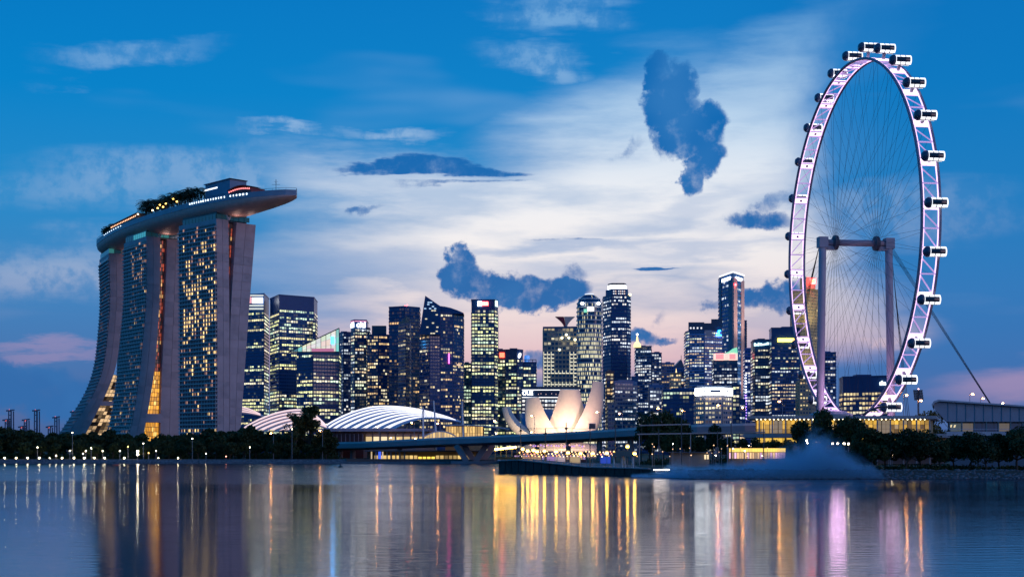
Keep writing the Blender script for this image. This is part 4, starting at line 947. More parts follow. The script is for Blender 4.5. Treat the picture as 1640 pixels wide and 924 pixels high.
pn.build('crown_window', WIN, t); q = MB(); q.lathe(W(1009, 472, 2058), [(.2, -2), (2, -1), (2, 1), (.2, 2)], 10); q.build('floodlight', lamp_mat('flood_gold', (1, .8, .4), 3, False), t)
# low buildings right of the museum
block('office_block', 'narrow rose-brown block directly right of the museum petals', [(971, 1500), (983.5, 1500)], 596, depth=26, lit=Lit(23, .35, .3, 'warm', .8), wall=(.16, .10, .11), clad=(.20, .12, .13))
block('office_block', 'pale banded block right of the rose-brown one', [(984, 1460), (1014, 1470), (1020, 1480)], 612, depth=26, lit=Lit(24, .12, .45, 'white', .9), wall=(.12, .12, .17), clad=(.24, .23, .29), wh=.45)
block('office_block', 'plain pale blank-walled block beside the museum', [(973, 1380), (985, 1380)], 646, depth=20, lit=Lit(25, .0, .0, 'white', .2, spark=0), wall=(.25, .24, .28), clad=(.26, .25, .29), roofbox=False)
# 15: gold-tipped
t, f, p, zt = block('office_tower', 'stepped tower with a glowing golden spire at its shoulder', [(1018, 1985), (1043.5, 1975)], 555, lit=Lit(26, .25, .4, 'white', .85), wall=(.06, .08, .13), clad=(.10, .12, .18))
block('', 'x', [(1043.5, 1980), (1059.5, 1985)], 566, root=t, lit=Lit(27, .25, .4, 'white', .85), wall=(.06, .08, .13), clad=(.10, .12, .18))
mb = MB(); c = W(1020.6, 556, 1970); mb.lathe(c, [(5, 0), (5.2, 1.5), (4.2, 5), (1.6, 8), (1.0, 14), (.3, 16)], 14); mb.build('golden_spire', E_GOLD, t); q = MB(); q.lathe(c + Vector((0, 0, 16)), [(.2, 0), (1.6, 1), (1.6, 2), (.2, 3)], 10); q.build('spire_light', E_WHITE, t)
block('office_block', 'pale gridded block in front of the gold-tipped tower', [(1040, 1560), (1062, 1560)], 618, depth=24, lit=Lit(28, .2, .5, 'white', .8), wall=(.12, .13, .19), clad=(.30, .29, .36), mull=.6)
block('office_block', 'grey flat-roofed block between stepped tower and bank tower', [(1059, 2050), (1080, 2050)], 582, lit=Lit(29, .05, .2, 'warm', .4), wall=(.13, .14, .20))
t, f, p, zt = block('office_block', 'grey block with a gabled roof and thin mast', [(1078, 2150), (1097, 2150)], 590, lit=Lit(30, .03, .1, 'warm', .3), wall=(.10, .13, .20), roofbox=False)
mb = MB(); mb.add([W(1078, 589.4, 2150), W(1097, 589.4, 2150), W(1091, 575, 2150)] + [W(1078, 589.4, 2150) + Vector((0, 30, 0)), W(1097, 589.4, 2150) + Vector((0, 30, 0)), W(1091, 575, 2150) + Vector((0, 30, 0))], [(0, 1, 2), (5, 4, 3), (0, 2, 5, 3), (1, 4, 5, 2)]); mb.build('gable_roof', wallm((.08, .12, .19)), t); mb = MB(); mb.tube([W(1091, 577, 2149), W(1091, 569, 2149)], .4, 5); mb.build('mast', STEEL, t)
t, f, p, zt = block('tiered_block', 'small cream-lit tiered block with a thin lit finial', [(1074, 1900), (1091, 1900)], 598, depth=22, fh=5.5, lit=Lit(32, .9, .1, 'warm', .85), wall=(.22, .20, .17), clad=(.40, .37, .30), roofbox=False, wh=.5)
mb = MB(); mb.tube([W(1083, 598, 1905), W(1083, 590, 1905)], [1.0, .2], 6); mb.build('finial', E_GOLD, t)
# 16
block('office_block', 'dark blue glass block with few lights left of the white-crowned one', [(1061.5, 1420), (1115, 1410)], 625, depth=30, lit=Lit(33, .10, .18, 'green', .8, dark=((.2, .6),)), wall=(.03, .06, .105))
# 17
t, f, p, zt = block('office_tower', 'stepped grey-blue tower with a cyan logo high on its face', [(1098, 1930), (1104, 1910), (1128, 1905), (1157, 1915)], 530, depth=40, lit=Lit(34, .45, .3, 'mix', .9), wall=(.07, .09, .14), clad=(.16, .18, .25), wh=.5)
for a, b, y in ((1102.5, 1128, 516), (1128, 1139, 517.5), (1139, 1157, 511)):
    mb = MB(); mb.prism([on(a, 1914), on(b, 1914), on(b, 1938), on(a, 1938)], ZZ(530, 1905) + 1.3, ZZ(y, 1914)); mb.build('stepped_crown', wallm((.06, .09, .15)), t)
pn = MB()
for x in (1105, 1110, 1116, 1122): pn.face([W(x, 526.5, 1913.4), W(x + 2.4, 526.5, 1913.4), W(x + 2.4, 524, 1913.4), W(x, 524, 1913.4)], (.9, .9, .95))
pn.build('crown_window', WIN, t); slab_sign(t, on(1150, 1911.5), on(1151.8, 1912), ZZ(537, 1912), ZZ(529, 1912), E_CYAN, 'logo'); slab_sign(t, on(1147, 1911), on(1155, 1912.2), ZZ(538, 1912), ZZ(536, 1912), E_CYAN, 'logo'); slab_sign(t, on(1151.8, 1911.5), on(1154, 1912), ZZ(530.5, 1912), ZZ(529, 1912), E_CYAN, 'logo')
slab_sign(t, on(1129, 1905.6), on(1140, 1909), ZZ(539, 1908), ZZ(529, 1908), wallm((.22, .27, .36)), 'blank_panel')
# 18
t, f, p, zt = block('office_tower', 'tallest square tower, pink-lit right face and white-lit roof edge', [(1152.8, 2290), (1174, 2230), (1191, 2275)], 437, depth=40, fh=6.0, bay=4, lit=Lit(35, .10, .3, 'white', .8), wall=(.07, .10, .17), clad=(.10, .13, .21), wh=.55, roofbox=False, yw=447, spand=.5)
a, b, c = f
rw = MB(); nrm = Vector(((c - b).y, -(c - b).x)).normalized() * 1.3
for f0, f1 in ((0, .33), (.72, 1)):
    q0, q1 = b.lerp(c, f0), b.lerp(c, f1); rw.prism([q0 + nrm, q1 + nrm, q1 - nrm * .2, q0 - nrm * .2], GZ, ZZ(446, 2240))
rw.build('stone_pier', mat('stone_floodlit', (.60, .42, .42), .6), t)  # floodlight on this face is also put into the rosy stone colour
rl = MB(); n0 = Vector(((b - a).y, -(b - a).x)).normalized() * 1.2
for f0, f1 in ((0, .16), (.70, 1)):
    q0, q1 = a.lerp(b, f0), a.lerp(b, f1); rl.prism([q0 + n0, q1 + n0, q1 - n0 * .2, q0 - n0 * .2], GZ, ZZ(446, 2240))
rl.build('stone_pier', mat('stone_unlit', (.14, .18, .28), .6), t)  # same stone on the unlit face, its shade put into the colour
for q0, q1 in ((a, b), (b, c)):
    rb = MB(); rb.beam((q0.x, q0.y, zt + 1.2), (q1.x, q1.y, zt + 1.2), 2.6, 2.2); rb.build('roof_edge_light', lamp_mat('roof_edge', (1, .96, .9), 1.3, False), t); s0, s1 = onedge(q0, q1, .2, .85); slab_sign(t, s0, s1, zt - 9.5, zt - 4.5, E_WHITE, 'sign_panel', out=1.2)
for zf, e_ in ((500, 2.6e5), (590, 2.2e5)):
    l = bpy.data.lights.new('facade_flood', 'SPOT'); l.energy = e_; l.color = (1, .70, .56); l.spot_size = R(75); l.spot_blend = .9; l.shadow_soft_size = 2; lo = bpy.data.objects.new('facade_flood', l); col.objects.link(lo); lo.parent = t
    p0 = Vector((b.lerp(c, .5).x + 62, b.lerp(c, .5).y - 38, ZZ(zf + 40, 2240))); lo.location = p0 - ORG[t]; lo.rotation_euler = (Vector((b.lerp(c, .5).x, b.lerp(c, .5).y, ZZ(zf, 2240))) - p0).to_track_quat('-Z', 'Y').to_euler()
mb = MB(); q = W(1178, 456, 2232); mb.lathe(q, [(.2, -2), (1.6, -1), (1.6, 1), (.2, 2)], 10); mb.build('red_floodlight', E_RED, t)
# 19
t, f, p, zt = block('office_tower', 'dark tower crowned by a red, cream and green lit sign band', [(1143, 1800), (1181, 1795)], 577.5, depth=34, lit=Lit(36, .3, .4, 'white', .9), wall=(.03, .05, .09), clad=(.03, .05, .09), roofbox=False)
slab_sign(t, on(1142.5, 1794), on(1181.5, 1793), ZZ(577, 1795), ZZ(566, 1795), lamp_mat('sign_cream', (1, .78, .58), .85, False), 'sign_panel')
for x0, x1 in ((1146, 1159), (1168, 1178)): slab_sign(t, on(x0, 1793), on(x1, 1792.6), ZZ(575.5, 1795), ZZ(567, 1795), lamp_mat('sign_coral', (1, .06, .05), 5, False), 'sign_letters', out=1)
mb = MB(); mb.add([W(1160, 566, 1793), W(1181.5, 566, 1793), W(1180.5, 556, 1793), W(1174, 558, 1793), W(1168, 562.5, 1793)] + [W(x, y, 1793) + Vector((0, 3, 0)) for x, y in ((1160, 566), (1181.5, 566), (1180.5, 556), (1174, 558), (1168, 562.5))], [(0, 1, 2, 3, 4), (0, 4, 9, 5), (4, 3, 8, 9), (3, 2, 7, 8), (2, 1, 6, 7)]); mb.build('green_crown', E_GRN, t)
# 20: white-crowned building
t, f, p, zt = block('office_block', 'pale gridded building with a dazzling white lit crown', [(1114.5, 1330), (1128, 1318), (1157, 1318), (1172, 1330)], 634, depth=28, fh=4.2, bay=3.4, lit=Lit(37, .42, .45, 'warm', .95), wall=(.20, .19, .23), clad=(.42, .38, .42), wh=.5, mull=.9, roofbox=False)
pts = [(1114, 1329), (1128, 1316), (1157, 1316), (1172.5, 1329)]
for (xa, ya), (xb, yb) in zip(pts, pts[1:]): slab_sign(t, on(xa, ya), on(xb, yb), ZZ(633, 1320), ZZ(621, 1320), lamp_mat('crown_white', (.92, .97, 1), 7), 'crown_light')
slab_sign(t, on(1137, 1315), on(1154, 1315), ZZ(628.5, 1318), ZZ(624, 1318), wallm((.25, .27, .35)), 'crown_panel'); slab_sign(t, on(1127.5, 1315.6), on(1130, 1315.3), ZZ(628, 1318), ZZ(625, 1318), wallm((.2, .2, .22)), 'logo'); slab_sign(t, on(1163, 1319), on(1165.5, 1321), ZZ(628, 1318), ZZ(625, 1318), wallm((.2, .2, .22)), 'logo')
mb = MB(); mb.prism([on(1116, 1340), on(1172, 1340), on(1170, 1352), on(1118, 1352)], ZZ(634, 1318), ZZ(617.5, 1340)); mb.build('upper_storey', wallm((.09, .13, .20)), t)
block('office_block', 'dark narrow block squeezed right of the white-crowned building', [(1172.5, 1400), (1185, 1400)], 617, depth=24, lit=Lit(38, .25, .4, 'green', .8), wall=(.03, .05, .08))
# 21
t, f, p, zt = block('office_tower', 'slim tower speckled with violet light strips', [(1192.5, 1900), (1207, 1900)], 560, depth=30, lit=Lit(39, .15, .6, 'white', .7), wall=(.07, .08, .16), clad=(.10, .09, .20))
for i in range(16): y = 600 + i * 4.6; slab_sign(t, on(1192.8, 1898.6), on(1195.4, 1898.6), ZZ(y + 1.4, 1900), ZZ(y, 1900), E_VIO if i > 6 else E_WHITE, 'light_strip')
block('office_tower', 'dark sliver of a tower behind the tallest tower', [(1191.5, 2350), (1196, 2350)], 514, depth=26, lit=Lit(40, .03, .1, 'white', .5), wall=(.05, .045, .085), roofbox=False)
# 22
t, f, p, zt = block('office_tower', 'dark tower with pale blue lettering across its crown', [(1205.5, 1740), (1209, 1730), (1235, 1728)], 545, depth=34, lit=Lit(41, .30, .35, 'mix', .95), wall=(.03, .05, .08), yw=560)
[slab_sign(t, on(x, 1726), on(x + w, 1726), ZZ(553.5 + d, 1728), ZZ(y, 1728), lamp_mat('sign_paleblue', (.6, .95, 1.0), 2, False), 'sign_letter') for x, w, y, d in ((1207.5, 3.2, 549.6, 1), (1211.2, 2, 551, .6), (1213.6, 2.6, 549, .6), (1217, 3.2, 549.6, .2), (1220.6, 2, 550.6, 0), (1223, 2, 550.2, -.4), (1225.4, 2, 549.8, -.8), (1227.8, 3.4, 548.4, -1.2))]; slab_sign(t, on(1234, 1726.5), on(1236, 1726.5), ZZ(555, 1728), ZZ(545.5, 1728), E_CYAN, 'light_strip')
# 23
t, f, p, zt = block('office_tower', 'broad dark tower with a glowing yellow sign panel', [(1235.5, 1690), (1281, 1690)], 526, depth=38, lit=Lit(42, .30, .35, 'mix', .85), wall=(.045, .055, .095), clad=(.07, .075, .12), yw=556, wh=.45)
slab_sign(t, on(1245.5, 1689), on(1271.5, 1689), ZZ(547.6, 1690), ZZ(542, 1690), E_YEL); slab_sign(t, on(1271.5, 1688.4), on(1274.5, 1688.4), ZZ(558, 1690), ZZ(548, 1690), E_WHITE, 'light_strip')
# 24
t, f, p, zt = block('office_tower', 'yellow-floodlit stone tower with a red logo behind the wheel rim', [(1269, 2180), (1290, 2150), (1310, 2170)], 463, depth=40, fh=4.6, bay=3.6, lit=Lit(43, .0, .10, 'warm', .6, spark=.03), wall=(.40, .33, .20), clad=(.48, .40, .26), mull=1.5, wh=.42, wall_rough=.6, roofbox=False)
mb = MB(); mb.prism([on(1281, 2160), on(1291, 2152), on(1306, 2160), on(1305, 2190), on(1283, 2190)], ZZ(463, 2150) + 1.3, ZZ(444, 2155)); mb.build('upper_storey', mat('crown_stone', (.40, .36, .32), .6), t); slab_sign(t, on(1296, 2151), on(1305.5, 2153), ZZ(455.5, 2152), ZZ(446, 2152), E_RED, 'logo', out=3); slab_sign(t, on(1298.5, 2149.5), on(1303, 2150.5), ZZ(453, 2152), ZZ(448.5, 2152), E_GOLD, 'logo', out=4)
for px, zf in ((1276, 470), (1304, 470), (1276, 560), (1302, 560)):
    l = bpy.data.lights.new('facade_flood', 'SPOT'); l.energy = 1.3e5; l.color = (1, .78, .32); l.spot_size = R(80); l.spot_blend = .8; l.shadow_soft_size = 1.5
    lo = bpy.data.objects.new('facade_flood', l); col.objects.link(lo); lo.parent = t; lo.location = (W(px, zf + 60, 2105) - ORG[t]); lo.rotation_euler = (W(1290, zf, 2165) - W(px, zf + 60, 2105)).to_track_quat('-Z', 'Y').to_euler()
block('office_block', 'beige stone block at the foot of the yellow-lit tower', [(1280, 1600), (1300, 1600), (1310, 1610)], 610, depth=24, lit=Lit(44, .15, .35, 'warm', .7), wall=(.34, .27, .20), clad=(.42, .33, .24), mull=1.2, wh=.45, bay=3)
block('office_tower', 'grey-blue tower with sparse lights right of the wheel column', [(1312, 1760), (1339, 1750)], 565, depth=34, lit=Lit(45, .12, .35, 'white', .85), wall=(.07, .10, .16), clad=(.10, .13, .20))
t, f, p, zt = block('office_block', 'wide dark block with a white logo, seen through the wheel', [(1350, 1290), (1422, 1270)], 603, depth=36, lit=Lit(46, .55, .35, 'warm', .9), wall=(.05, .05, .085), clad=(.055, .055, .09), yw=628, bay=2.8)
text_on(t, 'sika', on(1408.5, 1272.5), on(1419.5, 1269.5), ZZ(617, 1272), ZZ(609.5, 1272), lamp_mat('sign_ice', (.8, 1, 1), 2, False), bold=.04)
# far filler blocks that close the gaps at the foot of the skyline
for px0, px1, y, Y, s in ((424, 433, 690, 1900, 47), (1012, 1022, 604, 1650, 48), (1183, 1194, 640, 1500, 49), (1090, 1100, 596, 2000, 50), (1309, 1316, 630, 1500, 51), (859, 872, 684, 1700, 52)):
    block('office_block', {47: 'low block at the foot of the gap beside the broad tower', 48: 'narrow blue block left of the gold-tipped tower', 49: 'small dark block below the violet-lit tower', 50: 'small blue-lit block behind the dark glass block', 51: 'small block beside the wheel column foot', 52: 'low block behind the museum in the sky gap'}[s], [(px0, Y), (px1, Y)], y, depth=20, lit=Lit(s, .3, .4, 'mix', .8), wall=(.05, .07, .12), roofbox=False)

# ================================================================== lotus-shaped museum
def museum():
    Yc = 1010.0; C = Vector((XX(900, Yc), Yc, 0))
    t = thing('lotus_museum', 'cream lotus-shaped museum with flared petals lit from below', 'museum', (C.x, C.y, GZ))
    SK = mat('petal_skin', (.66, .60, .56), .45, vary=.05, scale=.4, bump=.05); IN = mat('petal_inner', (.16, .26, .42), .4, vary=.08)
    dk = MB(); dk.lathe((C.x, C.y, GZ), [(30, 0), (30, 6), (26, 8.5), (18, 10)], 32); dk.build('base', mat('museum_base', (.35, .32, .30), .6), t)
    def petal(az, rt, zt_, w0, w1, lean=1.0, r0=7.0):
        d = Vector((math.cos(az), math.sin(az), 0)); s = Vector((-d.y, d.x, 0)); n = 18; outer = []; inner = []
        for i in range(n + 1):
            f = i / n
            # outward sweep: flat near the stem, steep near the tip
            p0, p1, p2, p3 = (r0, 11.0), (rt * .62, 10.0), (rt * .98, 11.0 + (zt_ - 11) * .42), (rt, zt_)
            b = [(1 - f) ** 3, 3 * f * (1 - f) ** 2, 3 * f * f * (1 - f), f ** 3]
            r = sum(q * p[0] for q, p in zip(b, (p0, p1, p2, p3))); z = sum(q * p[1] for q, p in zip(b, (p0, p1, p2, p3)))
            w = interp([(0, 6), (.35, w0), (.55, w0 * .98), (.8, (w0 * .45 + w1 * .55)), (1, w1)], f) / 2
            th = interp([(0, 3), (.4, 8), (.8, 7), (1, 5.5)], f); up = Vector((0, 0, 1)); nn = (-d * interp([(0, .1), (.5, .55), (1, 1)], f) + up * interp([(0, 1), (.5, .8), (1, .12)], f)).normalized()
            P = C + d * r + Vector((0, 0, z)); row = []
            for k in range(9):
                u = -1 + 2 * k / 8; row.append(P + s * w * u + nn * (th * .55 * abs(u) ** 2.6))
            outer.append(row); inner.append([row[0], P + nn * th - s * w * .45, P + nn * th + s * w * .45, row[-1]])
        m = MB(); m.grid(outer); pt = m.build('petal', SK, t, smooth=True)
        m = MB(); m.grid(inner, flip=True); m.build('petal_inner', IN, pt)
        m = MB(); m.face(outer[-1] + [inner[-1][2], inner[-1][1]]); m.build('skylight', mat('skylight', (.25, .3, .36), .2), pt)
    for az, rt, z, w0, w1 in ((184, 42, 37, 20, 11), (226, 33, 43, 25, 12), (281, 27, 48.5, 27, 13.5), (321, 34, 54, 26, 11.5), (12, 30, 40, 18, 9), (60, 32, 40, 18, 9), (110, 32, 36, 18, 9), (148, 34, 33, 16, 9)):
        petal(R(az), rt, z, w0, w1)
    for k, (px, py, Y, e, c) in enumerate(((908, 700, 962, 55000, (1, .66, .40)), (858, 700, 965, 26000, (1, .70, .45)), (958, 700, 966, 38000, (1, .62, .50)), (812, 700, 985, 12000, (1, .8, .6)))):
        b = MB(); p = Vector((XX(px, Y), Y, 7.0)); b.box(p, (1.6, 1.0, 1.2)); b.build('floodlight_box', STEEL, t)
        l = bpy.data.lights.new('petal_flood', 'SPOT'); l.energy = e * 1.35; l.color = c; l.spot_size = R(120); l.spot_blend = .9; l.shadow_soft_size = 1.0
        o = bpy.data.objects.new('petal_flood', l); col.objects.link(o); o.parent = t; o.location = p + Vector((0, .2, 1.4)) - ORG[t]
        o.rotation_euler = (C + Vector(((p.x - C.x) * .5, -8, 34)) - p).to_track_quat('-Z', 'Y').to_euler()
museum()

# ================================================================== shell roofs of the convention centre
def shell(name, label, ex, tail, apex, Y0, dY, band_glow, skin, eave_y, lw=(.06, .60)):
    """nested arched roof strips: strip i springs from eave column ex[i], runs over its apex and dies into the tail"""
    t = thing(name, label, 'roof', (XX(ex[0], Y0), Y0, GZ)); n = len(ex); arcs = []
    for i, e in enumerate(ex):
        Y = Y0 - dY * i; f = i / (n - 1); ay = apex[1] + (apex[2] - apex[1]) * f; ax = apex[0] + (apex[3] - apex[0]) * f; pts = []
        for k in range(25):
            u = k / 24
            # two half-sine flanks, steeper at the springing
            if u < .45: g = u / .45; px = e + (ax - e) * g; y = eave_y + (ay - eave_y) * math.sin(g * math.pi / 2) ** .85
            else: g = (u - .45) / .55; px = ax + (tail[0] - ax) * g; y = ay + (tail[1] - ay) * (1 - math.cos(g * math.pi / 2)) ** 1.1
            pts.append(W(px, y, Y))
        arcs.append(pts)
    for i in range(n - 1):
        a, b = arcs[i], arcs[i + 1]; m = MB(); rows = []
        for p, q in zip(a, b): rows.append([p, p.lerp(q, .30) + Vector((0, 0, .9)), p.lerp(q, .62) + Vector((0, 0, .5)), p.lerp(q, .72) - Vector((0, 0, .6)), q])
        m.grid(rows); st = m.build('roof_strip', skin, t, smooth=False)
        l = MB(); l.grid([[p.lerp(q, lw[0]) + Vector((0, -.05, .95 * min(1, lw[0] / .3))) + Vector((0, 0, .12)), p.lerp(q, .30) + Vector((0, -.05, 1.06)), p.lerp(q, lw[1]) + Vector((0, -.05, .72))] for p, q in list(zip(a, b))[:23]]); l.build('light_strip', band_glow, st)  # glowing strips added; floodlight on the roof bands is put into them
    return t, arcs
BAND_GLOW_W = lamp_mat('roof_glow_white', (1.0, .95, .98), 1.15, False); BAND_GLOW_P = lamp_mat('roof_glow_peach', (1.0, .70, .58), .95, False); SKIN = mat('roof_skin', (.58, .62, .72), .45); SKINP = mat('roof_skin_rose', (.80, .60, .55), .5)
t, arcs = shell('ribbed_shell_roof', 'arched shell roof with nested white-lit ribs behind the bridge', [514, 521, 531, 544, 560, 577, 594, 612, 632], (738, 676), (612, 651, 670, 690), 985, 6, BAND_GLOW_W, SKIN, 687)
fb = MB(); fb.add([W(510, 690.5, 1000), W(700, 690.5, 1000), W(700, 686, 1000), W(510, 686, 1000)] + [W(510, 690.5, 925), W(700, 690.5, 925), W(700, 686, 925), W(510, 686, 925)], [(4, 5, 6, 7), (0, 3, 2, 1), (0, 4, 7, 3), (1, 2, 6, 5), (3, 7, 6, 2), (0, 1, 5, 4)]); fb.build('eave', mat('eave_lilac', (.36, .32, .40), .6), t)
pod = MB(); pod.prism([on(512, 945), on(696, 930), on(700, 1000), on(508, 1000)], GZ, ZZ(690.5, 940)); pod.build('hall_wall', mat('hall_wall', (.30, .26, .29), .7), t)
r_ = random.Random(17)
for i in range(9):
    x = 586 + i * 12.2; q = MB(); Y = 941 - i * .9; q.face([W(x, 709.5, Y - 4), W(x + 9.6, 709.5, Y - 4), W(x + 9.6, 699, Y - 4), W(x, 699, Y - 4)], (.62, .44, .20) if r_.random() < .8 else (.9, .7, .4)); q.face([W(x, 698.6, Y - 4), W(x + 9.6, 698.6, Y - 4), W(x + 9.6, 695, Y - 4), W(x, 695, Y - 4)], (.06, .035, .03)); q.build('hall_window', WIN, t)
    c = MB(); c.beam(W(x + 10.8, 711, Y - 5), W(x + 10.8, 691, Y - 5), .9); c.build('column', GREY, t)
q = MB(); q.prism([on(524, 935), on(582, 930), on(582, 936), on(524, 941)], GZ, ZZ(694, 933)); bx = q.build('glass_box', mat('brown_glass', (.10, .05, .06), .2), t)
for i in range(9): c = MB(); x = 526 + i * 6.9; c.beam(W(x, 712, 933 - i * .6), W(x, 694, 933 - i * .6), .35); c.build('mullion', mat('mullion_lilac', (.3, .26, .32), .5), bx)
shell('peach_shell_roof', 'low fan roof of peach-lit ribs rising beside the hotel', [384, 390, 400, 412, 428, 446, 470], (528, 688), (478, 656, 682, 500), 975, 5, BAND_GLOW_P, SKINP, 690, (.02, .62))
shell('small_shell_roof', 'small pale shell roof tucked against the hotel wall', [330, 332, 335, 338], (424, 668), (376, 651, 662, 380), 1230, 6, BAND_GLOW_P, SKINP, 676, (.02, .62))
# glazed hall and canopy
t = thing('glazed_hall', 'amber-lit glass hall under a long curved canopy', 'building', (XX(745, 930), 930, GZ)); g = MB(); r_ = random.Random(8); fr = MB()
for i in range(14):
    x0, x1 = 714 + i * 4.25, 714 + (i + 1) * 4.25
    for y0, y1 in ((705, 699), (699, 693), (693, 682.5)): k = r_.uniform(.35, 1.0); g.face([W(x0 + .3, y0, 925), W(x1 - .3, y0, 925), W(x1 - .3, y1 + .4, 925), W(x0 + .3, y1 + .4, 925)], (1.0 * k, .62 * k, .20 * k))
    fr.beam(W(x0, 706, 924.6), W(x0, 682, 924.6), .3)
g.build('glass_wall', WIN, t); fr.build('mullion', STEEL, t); q = MB(); q.prism([on(713, 926), on(774, 926), on(776, 950), on(714, 950)], GZ, ZZ(682, 926)); q.build('core', mat('amber_wall', (.25, .18, .1), .6), t)
q = MB(); q.grid([[W(x, y, 918), W(x, y - .5, 950)] for x, y in ((712, 681), (730, 679.5), (750, 680), (775, 681.5), (800, 684), (816, 686.5))]); q.grid([[W(x, y + 1.6, 918), W(x, y, 918)] for x, y in ((712, 681), (730, 679.5), (750, 680), (775, 681.5), (800, 684), (816, 686.5))]); q.grid([[W(x, y + 1.6, 950), W(x, y + 1.6, 918)] for x, y in ((712, 681), (730, 679.5), (750, 680), (775, 681.5), (800, 684), (816, 686.5))]); q.build('canopy', mat('canopy_blue', (.28, .33, .42), .5), t)
t = thing('arched_glass_hall', 'small barrel-vaulted glass hall glowing amber beside the bridge', 'building', (XX(708, 910), 910, GZ)); g = MB(); fr = MB()
for i in range(11):
    x0, x1 = 679 + i * 4.6, 679 + (i + 1) * 4.6
    def ty(x): return 703 - 12.5 * math.sin(math.pi * min(1, max(0, (x - 676) / 58))) ** .7
    k = r_.uniform(.35, .9); g.face([W(x0 + .3, 708, 905), W(x1 - .3, 708, 905), W(x1 - .3, ty(x1), 905), W(x0 + .3, ty(x0), 905)], (1.0 * k, .66 * k, .24 * k)); fr.beam(W(x0, 708, 904.6), W(x0, ty(x0), 904.6), .3); fr.beam(W(x0, ty(x0), 904.6), W(x1, ty(x1), 904.6), .8)
g.build('glass_wall', WIN, t); fr.build('arch_frame', WHITE, t); q = MB(); q.grid([[W(676 + 5.8 * k, ty(676 + 5.8 * k) - .4, 904), W(676 + 5.8 * k, ty(676 + 5.8 * k) - .4, 922)] for k in range(11)]); q.build('vault', SKIN, t)
for k, (px, py, dx) in enumerate(((694.5, 641, 5), (740, 643, 2.5), (677.5, 652, .5))):
    t = thing('roof_mast', 'pale raking mast with stay ropes beside the glass halls', 'mast', (XX(px + dx, 920), 920, GZ), 'raking masts over the halls'); q = MB(); q.tube([W(px + dx, 712, 920), W(px, py, 920)], [.75, .4], 8); q.build('pole', WHITE, t)
    for dxx in (-7, 9, 16): q = MB(); q.tube([W(px, py + 1, 920), W(px + dxx, 690, 922)], .09, 4); q.build('stay_rope', STEEL, t)

# ================================================================== road bridge
BR = [(470, 960, 712.5), (536, 922, 711.4), (600, 890, 710), (661, 856, 707), (731, 817, 703.6), (800, 784, 701), (830, 770, 700), (903, 742, 697), (961, 720, 694), (1010, 700, 691), (1070, 680, 687), (1130, 668, 684), (1190, 662, 682), (1260, 665, 681), (1340, 672, 682), (1460, 684, 684)]
BP = [W(a, c, b) for a, b, c in BR]
def bridge_at(px): return W(px, interp([(a, c) for a, b, c in BR], px), interp([(a, b) for a, b, c in BR], px))
t = thing('road_bridge', 'long grey road bridge curving across the channel on V-shaped piers', 'bridge', (BP[4].x, BP[4].y, 0))
def side(i):
    d = (BP[min(i + 1, len(BP) - 1)] - BP[max(i - 1, 0)]); d.z = 0; d.normalize(); return Vector((-d.y, d.x, 0)) * (-1 if (-d.x) > 0 and False else 1)
CONC = mat('bridge_concrete', (.36, .28, .31), .75, vary=.12, scale=.08)
sec = [(-11, 0), (-11, -2.7), (-8, -3.6), (8, -3.6), (11, -2.7), (11, 0)]
rows = [[BP[i] + side(i) * o_ + Vector((0, 0, z)) for o_, z in sec] for i in range(len(BP))]
m = MB(); m.grid(rows); m.grid([[r[-1], r[0]] for r in rows]); m.build('deck', CONC, t)
for o_ in (-10.8, 10.8):
    m = MB(); m.grid([[BP[i] + side(i) * (o_ + e) + Vector((0, 0, z)) for e, z in ((-.25, .01), (-.25, 1.1), (.25, 1.1), (.25, .01))] for i in range(len(BP))]); m.build('parapet', mat('parapet_lilac', (.74, .62, .64), .7), t)  # street lamp light on the parapets is put into their pale colour
def vpier(px, base_y, Y, off):
    top_ = bridge_at(px)
    for dx0, dx1 in ((-7, -20), (7, 20)):
        m = MB(); a = Vector((XX(px, Y) + dx0 * .35, Y + off, 1.2)); b = Vector((XX(px, Y) + dx1 * .42, Y + off, top_.z - 3.4)); m.beam(a, b, 3.2, 3.2, up=(0, 1, 0)); m.build('pier_leg', CONC, t)
vpier(755, 740, 803, -4); vpier(766, 740, 803, 7)
m = MB(); m.box((XX(762, 803), 803, .6), (27, 20, 1.6)); m.build('pile_cap', CONC, t)
for px in (545, 565, 640, 860, 910, 960, 1010):
    p = bridge_at(px)
    for o_ in (-5, 5): m = MB(); m.tube([(p.x, p.y + o_, GZ - 1), (p.x, p.y + o_, p.z - 3.4)], 1.1, 10); m.build('column', CONC, t)
